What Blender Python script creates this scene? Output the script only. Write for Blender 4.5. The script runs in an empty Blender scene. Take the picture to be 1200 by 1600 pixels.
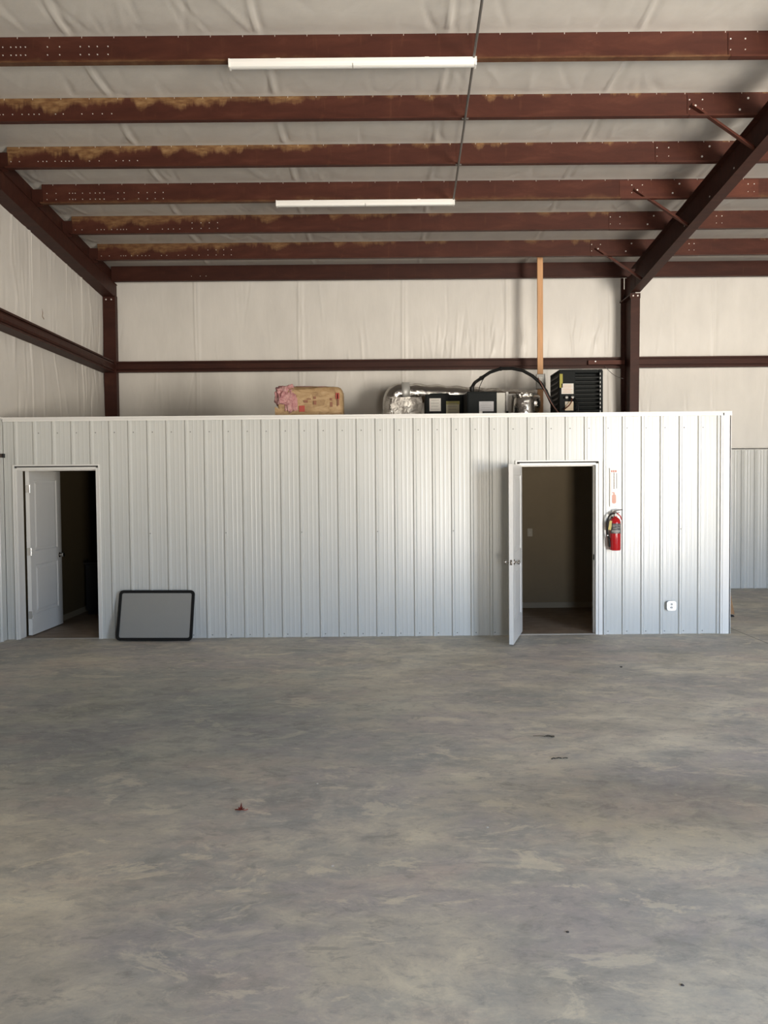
import bpy, bmesh, math, random
import numpy as np
from mathutils import Vector, Matrix
random.seed(7); rng = np.random.default_rng(7)
SC = bpy.context.scene
COL = SC.collection
PI = math.pi

# ------------------------------------------------------------------ camera
CAMZ, PITCH, ROLL = 1.795, .0316, .0088
cam = bpy.data.cameras.new('camera'); camo = bpy.data.objects.new('camera', cam); COL.objects.link(camo)
cam.sensor_fit = 'VERTICAL'; cam.sensor_height = 24.0; cam.lens = 24.0*1202/1600
cam.clip_start = .05; cam.clip_end = 300
F = Vector((0, math.cos(PITCH), -math.sin(PITCH)))
U0 = Vector((0, math.sin(PITCH), math.cos(PITCH))); R0 = Vector((1, 0, 0))
R_ = R0*math.cos(ROLL)-U0*math.sin(ROLL); U_ = U0*math.cos(ROLL)+R0*math.sin(ROLL)
M = Matrix((R_, U_, -F)).transposed().to_4x4(); M.translation = Vector((0, 0, CAMZ))
camo.matrix_world = M
SC.camera = camo

# ------------------------------------------------------------------ daylight: sky above the horizon, sunlit ground below it
world = bpy.data.worlds.new('world'); SC.world = world; world.use_nodes = True
wt = world.node_tree; wt.nodes.clear()
wo = wt.nodes.new('ShaderNodeOutputWorld'); wb = wt.nodes.new('ShaderNodeBackground')
tc = wt.nodes.new('ShaderNodeTexCoord'); sx = wt.nodes.new('ShaderNodeSeparateXYZ'); cr = wt.nodes.new('ShaderNodeValToRGB')
mp = wt.nodes.new('ShaderNodeMapRange'); mp.inputs['From Min'].default_value = -1; mp.inputs['From Max'].default_value = 1
wt.links.new(tc.outputs['Generated'], sx.inputs[0]); wt.links.new(sx.outputs['Z'], mp.inputs['Value'])
wt.links.new(mp.outputs[0], cr.inputs[0]); wt.links.new(cr.outputs[0], wb.inputs['Color']); wt.links.new(wb.outputs[0], wo.inputs[0])
els = cr.color_ramp.elements
els[0].position = 0.0; els[0].color = (2.45, 2.22, 1.92, 1)
els[1].position = 1.0; els[1].color = (.30, .50, .95, 1)
for p_, c_ in ((.49, (2.45, 2.22, 1.92, 1)), (.5, (.70, .70, .62, 1)), (.525, (.72, .76, .74, 1)), (.54, (.80, .98, 1.25, 1)), (.62, (.62, .84, 1.2, 1))):
    e = els.new(p_); e.color = c_
wb.inputs['Strength'].default_value = 30.0

def portal(x0, x1, z0, z1, y):
    l = bpy.data.lights.new('daylight_portal', 'AREA'); l.shape = 'RECTANGLE'; l.size = x1-x0; l.size_y = z1-z0
    l.cycles.is_portal = True
    o = bpy.data.objects.new('daylight_portal', l); COL.objects.link(o)
    o.location = ((x0+x1)/2, y, (z0+z1)/2); o.rotation_euler = (PI/2, 0, 0)
FRONT_Y = -1.6
OPENINGS = [(5.5, 8.0, 4.0), (.95, 1.9, 2.2)]          # x0, x1, height of the roll-up door openings behind the camera
for a_, b_, h_ in OPENINGS: portal(a_, b_, 0, h_, FRONT_Y-.1)

SC.view_settings.view_transform = 'Standard'; SC.view_settings.look = 'None'
SC.view_settings.gamma = 1; SC.view_settings.use_curve_mapping = False
SC.view_settings.exposure = -0.11
SC.cycles.use_denoising = True
SC.cycles.max_bounces = 10; SC.cycles.diffuse_bounces = 7; SC.cycles.glossy_bounces = 4
SC.cycles.sample_clamp_indirect = 8

# ------------------------------------------------------------------ material helpers
def newmat(name, col=(.5, .5, .5), rough=.6, metal=0.0, spec=.5):
    m = bpy.data.materials.new(name); m.use_nodes = True
    b = m.node_tree.nodes['Principled BSDF']
    b.inputs['Base Color'].default_value = (*col, 1); b.inputs['Roughness'].default_value = rough
    b.inputs['Metallic'].default_value = metal; b.inputs['Specular IOR Level'].default_value = spec
    return m
class N:
    def __init__(s, m): s.m = m; s.t = m.node_tree; s.b = s.t.nodes['Principled BSDF']
    def n(s, kind, **kw):
        x = s.t.nodes.new(kind)
        for k, v in kw.items():
            if hasattr(x, k) and not k in x.inputs: setattr(x, k, v)
            else: x.inputs[k].default_value = v
        return x
    def l(s, a, b): s.t.links.new(a, b)
    def coord(s, scale=(1, 1, 1), loc=(0, 0, 0), kind='Object', rot=(0, 0, 0)):
        c = s.n('ShaderNodeTexCoord'); mp = s.n('ShaderNodeMapping')
        mp.inputs['Scale'].default_value = scale; mp.inputs['Location'].default_value = loc; mp.inputs['Rotation'].default_value = rot
        s.l(c.outputs[kind], mp.inputs[0]); return mp.outputs[0]
    def noise(s, vec, scale, detail=4, rough=.5, dist=0):
        x = s.n('ShaderNodeTexNoise'); x.inputs['Scale'].default_value = scale; x.inputs['Detail'].default_value = detail
        x.inputs['Roughness'].default_value = rough; x.inputs['Distortion'].default_value = dist
        s.l(vec, x.inputs['Vector']); return x.outputs['Fac']
    def ramp(s, fac, stops):
        r = s.n('ShaderNodeValToRGB'); e = r.color_ramp.elements
        while len(e) > 1: e.remove(e[-1])
        e[0].position = stops[0][0]; e[0].color = (*stops[0][1], 1) if len(stops[0][1]) == 3 else stops[0][1]
        for p, c in stops[1:]:
            k = e.new(p); k.color = (*c, 1)
        s.l(fac, r.inputs[0]); return r.outputs[0]
    def rng(s, fac, a, b, lo=0, hi=1):
        r = s.n('ShaderNodeMapRange'); r.inputs['From Min'].default_value = a; r.inputs['From Max'].default_value = b
        r.inputs['To Min'].default_value = lo; r.inputs['To Max'].default_value = hi
        s.l(fac, r.inputs['Value']); return r.outputs[0]
    def mix(s, fac, a, b, mode='MIX'):
        x = s.n('ShaderNodeMix', data_type='RGBA', blend_type=mode)
        for sock, v in ((x.inputs[0], fac), (x.inputs[6], a), (x.inputs[7], b)):
            if isinstance(v, (int, float)): sock.default_value = v
            elif isinstance(v, tuple): sock.default_value = (*v, 1)
            else: s.l(v, sock)
        return x.outputs[2]
    def math(s, op, a, b=0.0):
        x = s.n('ShaderNodeMath', operation=op)
        for i, v in enumerate((a, b)):
            if isinstance(v, (int, float)): x.inputs[i].default_value = v
            else: s.l(v, x.inputs[i])
        return x.outputs[0]
    def bump(s, h, strength=.3, dist=.01):
        x = s.n('ShaderNodeBump'); x.inputs['Strength'].default_value = strength; x.inputs['Distance'].default_value = dist
        s.l(h, x.inputs['Height']); s.l(x.outputs[0], s.b.inputs['Normal'])
    def base(s, c): s.l(c, s.b.inputs['Base Color'])

def mottled(name, col, rough=.6, amt=.12, scale=6, metal=0, bump=0, spec=.5, stretch=(1, 1, 1)):
    m = newmat(name, col, rough, metal, spec); n = N(m)
    f = n.noise(n.coord(stretch), scale, 5, .6)
    lo = tuple(c*(1-amt) for c in col); hi = tuple(min(1, c*(1+amt)) for c in col)
    n.base(n.ramp(f, [(.3, lo), (.7, hi)]))
    if bump: n.bump(f, bump, .01)
    return m

# --- concrete floor
def m_floor():
    m = newmat('sealed concrete', (.3, .29, .27), .55, spec=.2); n = N(m)
    warp = n.coord((1, 1, 1))
    st = n.coord((.8, 1.0, 1), rot=(0, 0, .5))
    big = n.noise(st, .5, 4, .6, .5)
    mid = n.noise(st, 1.5, 8, .66, .5)
    fine = n.noise(n.coord((.8, 1.3, 1), (3, 7, 0), rot=(0, 0, .4)), 4.0, 8, .70, .5)
    micro = n.noise(warp, 60, 4, .7)
    c1 = n.ramp(mid, [(.36, (.225, .222, .212)), (.45, (.285, .275, .258)), (.54, (.345, .325, .292)), (.64, (.43, .40, .345))])
    tan = n.mix(n.rng(big, .46, .54, 0, .85), c1, n.ramp(mid, [(.36, (.31, .29, .245)), (.5, (.40, .37, .31)), (.64, (.50, .465, .385))]))
    mv = n.noise(n.coord((.6, 1.0, 1), (11, 3, 0)), 1.2, 7, .66, .4)
    c2 = n.mix(n.rng(mv, .50, .58, 0, .6), tan, (.30, .275, .278))
    pk = n.noise(n.coord((.6, 1.1, 1), (21, 9, 0)), 1.5, 8, .68, .4)
    c2 = n.mix(n.rng(pk, .52, .62, 0, .5), c2, (.40, .335, .295))
    gy = n.noise(n.coord((.6, 1.1, 1), (31, 19, 0)), 1.3, 8, .68, .4)
    c2 = n.mix(n.rng(gy, .50, .60, 0, .6), c2, (.25, .255, .248))
    c3 = n.mix(n.rng(fine, .54, .66, 0, .45), c2, (.50, .46, .375))
    c4 = n.mix(n.rng(fine, .46, .36, 0, .45), c3, (.19, .185, .175))
    hf = n.noise(n.coord((.8, 1.35, 1), (8, 2, 0), rot=(0, 0, .35)), 10, 8, .76, .5)
    c4 = n.mix(n.rng(hf, .53, .66, 0, .45), c4, (.47, .44, .375))
    c4 = n.mix(n.rng(hf, .47, .36, 0, .42), c4, (.17, .165, .16))
    v = n.noise(n.coord((.8, 1.5, 1), (5, 1, 0)), 2.6, 8, .72, .6)
    c5 = n.mix(n.rng(v, .57, .62, 0, .5), c4, (.53, .485, .39))
    v2 = n.noise(n.coord((.8, 1.7, 1), (15, 12, 0)), 3.4, 8, .74, .6)
    c6 = n.mix(n.rng(v2, .59, .65, 0, .5), c5, (.175, .168, .158))
    # a broad greyer mark in the slab left of centre; right of centre, painted brown, the shade between the door openings
    def spot(cx, cy, rx, ry, k):
        c = n.n('ShaderNodeTexCoord'); mp_ = n.n('ShaderNodeMapping'); mp_.vector_type = 'POINT'
        mp_.inputs['Location'].default_value = (-cx/rx, -cy/ry, 0); mp_.inputs['Scale'].default_value = (1/rx, 1/ry, 0)
        n.l(c.outputs['Object'], mp_.inputs[0]); ln = n.n('ShaderNodeVectorMath', operation='LENGTH'); n.l(mp_.outputs[0], ln.inputs[0])
        d = n.math('ADD', ln.outputs['Value'], n.rng(mid, .3, .7, .35, -.35))
        return n.rng(d, 1.1, .45, 0, k)
    c7 = n.mix(spot(-2.0, 5.9, 2.4, 1.9, .85), c6, n.mix(1, c6, (.60, .66, .69), 'MULTIPLY'))
    c7 = n.mix(spot(1.75, 4.3, 1.5, .65, .7), c7, n.mix(1, c7, (.70, .66, .58), 'MULTIPLY'))
    for sp_ in ((-1.7, 3.55, 1.3, .75, .6), (.45, 3.5, 1.2, .8, .6), (.1, 2.6, 1.2, .45, .5)):
        c7 = n.mix(spot(*sp_), c7, n.mix(1, c7, (1.15, 1.12, 1.04), 'MULTIPLY'))
    c8 = n.mix(n.rng(micro, .35, .65, 0, .14), c7, (.24, .23, .22))
    c8 = n.mix(1, c8, (1.50, 1.48, 1.41), 'MULTIPLY')
    n.base(c8)
    n.l(n.rng(mid, .3, .7, .62, .46), n.b.inputs['Roughness'])
    n.bump(n.math('ADD', n.math('MULTIPLY', fine, .6), n.math('MULTIPLY', micro, .3)), .12, .006)
    return m
MF = m_floor()

def m_steel(name, level, k=.72):       # red oxide primer, level = how much rust and bare zinc shows on the upper web
    m = newmat(name, (.085*k, .024*k, .015*k), .55, spec=.25); n = N(m)
    a = n.noise(n.coord((.8, 6, 3)), 2.2, 6, .65, .5)
    base = n.ramp(a, [(.3, (.060*k, .017*k, .011*k)), (.55, (.088*k, .026*k, .016*k)), (.75, (.125*k, .042*k, .025*k))])
    dr = n.noise(n.coord((5, 1, .8)), 3.0, 4, .6, .3)
    base = n.mix(n.rng(dr, .6, .72, 0, .35), base, (.14*k, .055*k, .028*k))
    if level:
        c = n.n('ShaderNodeTexCoord'); s_ = n.n('ShaderNodeSeparateXYZ'); n.l(c.outputs['Object'], s_.inputs[0])
        edge = n.noise(n.coord((1.2, 1, .3), (level*9, 0, 0)), 2.4, 5, .6, .8)
        thr = n.math('ADD', s_.outputs['Z'], n.rng(edge, .3, .7, -.09, .11))
        fade = n.rng(s_.outputs['X'], -3.6, .5, .0, -.11)
        up = n.math('ADD', thr, fade)
        if level < 0: up = n.math('SUBTRACT', .22, n.math('SUBTRACT', s_.outputs['Z'], n.rng(edge, .3, .7, -.03, .05)))
        mask = n.rng(up, .165, .225, 0, abs(level))
        tone = n.ramp(n.noise(n.coord((1.5, 1, 5)), 5, 5, .6), [(.3, (.10, .042, .017)), (.5, (.21, .115, .05)), (.7, (.33, .21, .10))])
        base = n.mix(mask, base, tone)
    n.base(base)
    n.bump(a, .05, .004)
    return m
STEEL = m_steel('red oxide primed steel', 0)
STEELD = m_steel('dark red oxide primed steel', 0, .5)
STEEL_TOP = m_steel('primed steel with bare upper web', .85)
STEEL_TOP2 = m_steel('primed steel with rust streaked upper web', .6)
STEEL_BOT = m_steel('primed steel with rusty lower web', -.3)
STEEL_LIT = m_steel('lit primed steel', 0, 1.0)  # lighter copy of the primer, with light put into the colour

def m_vinyl(name, col, rough=.36):
    m = newmat(name, col, rough, spec=.5); n = N(m)
    f = n.noise(n.coord((1, 1, .4)), 3.5, 4, .55)
    n.base(n.ramp(f, [(.3, tuple(c*.94 for c in col)), (.7, tuple(min(1, c*1.04) for c in col))]))
    g = n.noise(n.coord((4, 4, .8)), 4, 5, .6, .3)
    n.bump(g, .12, .02)
    return m
VINYL = m_vinyl('white vinyl insulation facing', (.69, .67, .63))
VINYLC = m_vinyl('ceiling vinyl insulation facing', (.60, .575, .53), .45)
PANEL = mottled('white painted ribbed steel', (.55, .555, .53), .28, .02, 1.2, spec=.5)
WHITE = mottled('white painted trim', (.72, .71, .68), .4, .02, 3)
DOORW = mottled('white door paint', (.70, .69, .66), .38, .02, 3)
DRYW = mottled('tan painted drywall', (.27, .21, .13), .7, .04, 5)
DRYW_DIM = mottled('dimmed tan painted drywall', (.13, .098, .052), .7, .04, 5)  # darker copy of the tan; the room's dimness is put into the colour
BROWNF = mottled('brown sheet flooring', (.27, .20, .14), .6, .25, 5, stretch=(1, 2, 1))
BASEW = mottled('off white baseboard', (.33, .28, .2), .5, .03, 4)
BOLT = newmat('bright zinc bolt', (.75, .73, .70), .35, .3)
CHROME = newmat('satin nickel', (.55, .53, .50), .25, 1)
BLACK = newmat('black plastic', (.010, .010, .010), .45, spec=.2)
DARK = newmat('dark grey enamel', (.009, .011, .0115), .6, spec=.12)
DARKC = newmat('deep black interior', (.006, .005, .005), .8)
PIPE = newmat('galvanised conduit', (.20, .19, .18), .45, .6)
LAMPW = newmat('white enamel lamp body', (.82, .81, .78), .35)
LENS = newmat('frosted lens', (.80, .80, .77), .5)
RED = newmat('glossy red cylinder paint', (.42, .008, .010), .16, spec=.6)
LABEL = mottled('paper label', (.62, .60, .56), .6, .05, 30)
GREYP = newmat('grey electrical box', (.33, .33, .32), .4, .4)
LUMBER = mottled('pine lumber', (.56, .31, .15), .6, .16, 3, stretch=(14, 14, .7), bump=.1)
PLY = mottled('plywood', (.50, .30, .15), .6, .12, 6, stretch=(1, 6, 6))
BRNB = mottled('brown board', (.30, .155, .055), .6, .15, 8)
def m_foil():
    m = newmat('foil facing', (.62, .60, .57), .24, 1.0); n = N(m)
    a = n.noise(n.coord(), 9, 5, .6, .6); b = n.noise(n.coord(), 4, 3, .5)
    n.bump(n.math('ADD', a, b), .6, .03); return m
FOIL = m_foil(); FOIL2 = m_foil(); FOIL2.node_tree.nodes['Principled BSDF'].inputs['Roughness'].default_value = .38; FOIL2.node_tree.nodes['Principled BSDF'].inputs['Base Color'].default_value = (.42, .40, .37, 1)
def m_kraft():
    m = newmat('kraft paper bag', (.42, .28, .15), .65); n = N(m)
    a = n.noise(n.coord((1, 1, 1.6)), 9, 5, .6, .8)
    n.base(n.ramp(a, [(.3, (.24, .145, .07)), (.5, (.36, .24, .12)), (.7, (.45, .32, .18))])); n.bump(a, .5, .02); return m
KRAFT = m_kraft()
def m_pink():
    m = newmat('pink fibreglass', (.62, .30, .30), .95, spec=.1); n = N(m)
    a = n.noise(n.coord(), 16, 6, .7, .6)
    n.base(n.ramp(a, [(.3, (.28, .11, .12)), (.5, (.48, .25, .25)), (.7, (.62, .42, .38))])); n.bump(a, .8, .03); return m
PINK = m_pink()

# ------------------------------------------------------------------ mesh helpers
def box(bm, x0, x1, y0, y1, z0, z1):
    if x0 > x1: x0, x1 = x1, x0
    if y0 > y1: y0, y1 = y1, y0
    if z0 > z1: z0, z1 = z1, z0
    v = [bm.verts.new(p) for p in ((x0, y0, z0), (x1, y0, z0), (x1, y1, z0), (x0, y1, z0), (x0, y0, z1), (x1, y0, z1), (x1, y1, z1), (x0, y1, z1))]
    for f in ((0, 3, 2, 1), (4, 5, 6, 7), (0, 1, 5, 4), (1, 2, 6, 5), (2, 3, 7, 6), (3, 0, 4, 7)): bm.faces.new([v[i] for i in f])
    return v
def prism(bm, poly, axis, a, b):
    """poly = closed 2D outline; axis 'x': (y,z) points swept along x from a to b; 'y': (x,z); 'z': (x,y)"""
    def P(p, t): return {'x': (t, p[0], p[1]), 'y': (p[0], t, p[1]), 'z': (p[0], p[1], t)}[axis]
    A = [bm.verts.new(P(p, a)) for p in poly]; B = [bm.verts.new(P(p, b)) for p in poly]; n = len(poly)
    fs = [bm.faces.new(A), bm.faces.new(B)]
    for i in range(n): fs.append(bm.faces.new((A[i], A[(i+1) % n], B[(i+1) % n], B[i])))
    bmesh.ops.recalc_face_normals(bm, faces=fs)
def tube(bm, pts, r, seg=12, cap=True):
    pts = [Vector(p) for p in pts]; rings = []
    up = None
    for i, p in enumerate(pts):
        d = (pts[min(i+1, len(pts)-1)]-pts[max(i-1, 0)]).normalized()
        if up is None: up = Vector((0, 0, 1)) if abs(d.z) < .9 else Vector((1, 0, 0))
        a = d.cross(up).normalized(); b = a.cross(d).normalized(); up = b
        rr = r[i] if isinstance(r, (list, tuple)) else r
        rings.append([bm.verts.new(p+a*math.cos(2*PI*k/seg)*rr+b*math.sin(2*PI*k/seg)*rr) for k in range(seg)])
    for A, B in zip(rings, rings[1:]):
        for k in range(seg): bm.faces.new((A[k], A[(k+1) % seg], B[(k+1) % seg], B[k]))
    if cap: bm.faces.new(rings[0]); bm.faces.new(rings[-1])
    bmesh.ops.recalc_face_normals(bm, faces=bm.faces[:])
def lathe(bm, prof, c=(0, 0, 0), axis='z', seg=28):
    rings = []
    for r, h in prof:
        ring = []
        for k in range(seg):
            a = 2*PI*k/seg; q = (r*math.cos(a), r*math.sin(a), h)
            if axis == 'x': q = (h, q[0], q[1])
            if axis == 'y': q = (q[0], h, q[1])
            ring.append(bm.verts.new((q[0]+c[0], q[1]+c[1], q[2]+c[2])))
        rings.append(ring)
    for A, B in zip(rings, rings[1:]):
        for k in range(seg): bm.faces.new((A[k], A[(k+1) % seg], B[(k+1) % seg], B[k]))
    bm.faces.new(rings[0]); bm.faces.new(rings[-1])
    bmesh.ops.recalc_face_normals(bm, faces=bm.faces[:])
def bez(p0, p1, p2, p3, n=14):
    p0, p1, p2, p3 = map(Vector, (p0, p1, p2, p3)); o = []
    for i in range(n+1):
        t = i/n; o.append(p0*(1-t)**3+p1*3*t*(1-t)**2+p2*3*t*t*(1-t)+p3*t**3)
    return o
def obj(name, bm, mat, parent=None, loc=None, smooth=False, bevel=0, rot=None):
    me = bpy.data.meshes.new(name); bm.to_mesh(me); bm.free()
    me.materials.append(mat)
    o = bpy.data.objects.new(name, me); COL.objects.link(o)
    if parent: o.parent = parent
    if loc: o.location = loc
    if rot: o.rotation_euler = rot
    if smooth:
        me.polygons.foreach_set('use_smooth', [True]*len(me.polygons))
        if smooth == 'auto':
            md = o.modifiers.new('edge_split', 'EDGE_SPLIT'); md.split_angle = math.radians(40)
    if bevel:
        md = o.modifiers.new('bevel', 'BEVEL'); md.width = bevel; md.segments = 2; md.limit_method = 'ANGLE'
    return o
def inst(src, parent, loc, rot=None):
    c = src.copy(); COL.objects.link(c); c.parent = parent; c.location = loc
    if rot: c.rotation_euler = rot
    return c
def thing(name, label, cat, loc=(0, 0, 0), rz=0, group=None):
    o = bpy.data.objects.new(name, None); COL.objects.link(o); o.location = loc; o.rotation_euler = (0, 0, rz)
    o.empty_display_size = .1
    return tag(o, label, cat, group)
def tag(o, label, cat, group=None):
    o['label'] = label; o['category'] = cat
    if group: o['group'] = group
    return o
def struct(name, bm, mat, parent=None, label=None, cat=None, **kw):
    o = obj(name, bm, mat, parent, **kw)
    if not parent:
        o['kind'] = 'structure'
        o['label'] = label; o['category'] = cat
    return o
def B(): return bmesh.new()
def rrect(w, h, r, n=6):
    o = []
    for cx, cy, a0 in ((w/2-r, h/2-r, 0), (-w/2+r, h/2-r, PI/2), (-w/2+r, -h/2+r, PI), (w/2-r, -h/2+r, 1.5*PI)):
        for k in range(n+1):
            a = a0+PI/2*k/n; o.append((cx+r*math.cos(a), cy+r*math.sin(a)))
    return o

# ------------------------------------------------------------------ dimensions
YP = 9.25        # front of the ribbed steel partition
YB = 13.25       # front of the eave strut on the back wall
YW = 13.42       # face of the back wall insulation
XL, XR = -4.84, 11.0
ZP = 2.672       # partition height
def zbot(y): return 5.34+.083*(YB-y)       # underside of the purlins
PH = .27
def zroof(y): return zbot(y)+PH+.004
PITCHX = .2277

# ------------------------------------------------------------------ floor
b = B(); box(b, XL-.2, XR+.2, FRONT_Y-.2, YW+.2, -.2, 0)
struct('floor', b, MF, label='mottled grey and tan concrete slab floor of the workshop', cat='floor')
b = B(); box(b, 4.318, 4.324, 3.0, 13.3, 0, .0008)
b2 = b
struct('trim_1', b2, newmat('dark joint filler', (.07, .065, .06), .8), label='thin dark control joint cut in the slab beside the partition corner', cat='floor joint')

# ------------------------------------------------------------------ wrinkled vinyl faces
def wrinkles(U, V, n, seed, umin, umax, vmin, vmax, wid=(.008, .022), amp=(.006, .016), length=(.3, 1.2), slant=.12):
    r = np.random.default_rng(seed); H = np.zeros_like(U)
    for _ in range(n):
        u0 = r.uniform(umin, umax); v0 = r.uniform(vmin, vmax); s = r.normal(0, slant); w = r.uniform(*wid); L = r.uniform(*length)
        a = r.uniform(*amp)*r.choice([1, 1, -1]); c = r.uniform(-.05, .05)
        d = U-(u0+s*(V-v0)+c*np.sin((V-v0)*3))
        H += a*np.exp(-(d/w)**2)*np.exp(-((V-v0)/(L*.5))**4)
    return H
def grid_obj(name, P, mat, flip=False):
    nu, nv, _ = P.shape
    me = bpy.data.meshes.new(name); idx = np.arange(nu*nv).reshape(nu, nv)
    q = np.stack([idx[:-1, :-1], idx[1:, :-1], idx[1:, 1:], idx[:-1, 1:]], -1).reshape(-1, 4)
    if flip: q = q[:, ::-1]
    me.from_pydata(P.reshape(-1, 3).tolist(), [], q.tolist()); me.update(); me.materials.append(mat)
    me.polygons.foreach_set('use_smooth', [True]*len(me.polygons))
    o = bpy.data.objects.new(name, me); COL.objects.link(o)
    md = o.modifiers.new('thickness', 'SOLIDIFY'); md.thickness = .04; md.offset = -1
    return o
# back wall insulation
xs = np.arange(XL-.02, XR+.02, .018); zs = np.arange(0, 6.0, .06)
Ux, Vz = np.meshgrid(xs, zs, indexing='ij')
H = wrinkles(Ux, Vz, 85, 3, -4.8, 8, 2.7, 5.4, (.006, .018), (.002, .010), (.3, 1.2), .08)
H += wrinkles(Ux, Vz, 46, 4, .6, 4.1, 4.0, 4.5, (.008, .016), (.006, .014), (.2, .7), .1)
for k in range(-1, 10):
    sxp = -3.235+1.79*k
    H += .018*np.exp(-((Ux-sxp-.006*np.sin(Vz*2.2+k))/.012)**2)+.010*np.exp(-((Ux-sxp-.05)/.03)**2)
H += .05*(1-np.exp(-((Vz-3.9)/.5)**2))*.6*(.8+.2*np.sin(Ux*3.5))     # pinned back at the girt
H += .008*np.sin(Ux*2.1+1)*np.sin(Vz*1.3)
P = np.stack([Ux, YW-H*.9, Vz], -1)
o = grid_obj('wall_back', P, VINYL); o['kind'] = 'structure'; o['label'] = 'back wall faced with wrinkled white vinyl insulation above the partition'; o['category'] = 'wall'
# left wall insulation
ys = np.arange(FRONT_Y, YW+.03, .018); Uy, Vz = np.meshgrid(ys, np.arange(0, 7.2, .06), indexing='ij')
H = wrinkles(Uy, Vz, 90, 5, 7, 13.4, 2.6, 5.8, (.01, .035), (.004, .012), (.4, 1.8), .1)
for k in range(10):
    sy = 12.35-1.79*k; H += .020*np.exp(-((Uy-sy-.01*np.sin(Vz*2+k))/.016)**2)
H += .03*(1-np.exp(-((Vz-3.9)/.4)**2))
P = np.stack([XL+H*.8, Uy, Vz], -1); P[..., 2] = np.minimum(P[..., 2], zroof(Uy)+.03)
o = grid_obj('wall_left', P, VINYL, flip=True); o['kind'] = 'structure'; o['label'] = 'left wall faced with wrinkled white vinyl insulation'; o['category'] = 'wall'
# ceiling insulation draped over the purlins
xs = np.arange(XL-.02, XR, .025); ys = np.arange(FRONT_Y, YW+.05, .045); Ux, Uy = np.meshgrid(xs, ys, indexing='ij')
PY = [7.43, 8.41, 9.39, 10.33, 11.30, 12.30, 13.25]
near = [7.43-.98*k for k in range(1, 10)]
allp = sorted(PY+near)
H = wrinkles(Ux, Uy, 420, 9, -4.8, 6, 5, 13.3, (.012, .035), (.004, .011), (.3, 1.2), .35)
for k in range(-1, 9):
    sxp = -2.94+1.79*k
    H -= .022*np.exp(-((Ux-sxp-.02*np.sin(Uy*3.2+k))/.016)**2); H += .014*np.exp(-((Ux-sxp-.055-.02*np.sin(Uy*3.2+k))/.03)**2)
sag = np.zeros_like(Uy)
for p0, p1 in zip(allp, allp[1:]):
    t = np.clip((Uy-p0)/(p1-p0), 0, 1); sag += -.035*np.where((Uy >= p0) & (Uy < p1), np.sin(PI*t), 0)
env = np.zeros_like(Uy)
for p0 in allp: env = np.maximum(env, np.exp(-((Uy-p0)/.07)**2))
H = H*(1-env)
P = np.stack([Ux, Uy, zroof(Uy)+sag*1.0+H+.006], -1)
o = grid_obj('ceiling', P, VINYLC, flip=True); o['kind'] = 'structure'; o['label'] = 'sloping roof lined with seamed white vinyl insulation over the purlins'; o['category'] = 'ceiling'

# outer shell, behind the camera and to the right (openings let the daylight in)
b = B(); box(b, XR, XR+.15, FRONT_Y, YW+.2, 0, 7.2)
struct('wall_right', b, mottled('grey side wall', (.30, .29, .27), .6, .1, 2), label='far right wall of the workshop, grey darkened to cut bounced light', cat='wall')  # unseen wall, its tone darkened to lower the bounced fill
b = B(); y0, y1 = FRONT_Y-.15, FRONT_Y
ops = sorted(OPENINGS); x = XL-.1
for a_, b_, h_ in ops:
    box(b, x, a_, y0, y1, 0, 7.3); box(b, a_, b_, y0, y1, h_, 7.3); x = b_
box(b, x, XR+.15, y0, y1, 0, 7.3)
struct('wall_front', b, mottled('dark brown low-bounce wall', (.16, .12, .09), .6, .1, 2), label='front wall behind the viewer with two roll-up door openings', cat='wall')  # unseen wall, coloured dark to reduce fill and deepen the shadows
b = B(); prism(b, [(FRONT_Y-.2, zroof(FRONT_Y-.2)+.12), (YW+.3, zroof(YW+.3)+.12), (YW+.3, zroof(YW+.3)+.2), (FRONT_Y-.2, zroof(FRONT_Y-.2)+.2)], 'x', XL-.3, XR+.3)
struct('ceiling_outer', b, WHITE, label='outer roof sheeting above the insulation', cat='roof')
b = B(); box(b, XL-.25, XL-.12, FRONT_Y-.2, YW+.3, 0, 7.2)
struct('wall_left_outer', b, WHITE, label='outer sheeting of the left wall', cat='wall')
b = B(); box(b, XL-.3, XR+.2, YW+.12, YW+.25, 0, 6.0)
struct('wall_back_outer', b, WHITE, label='outer sheeting of the back wall', cat='wall')

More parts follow.
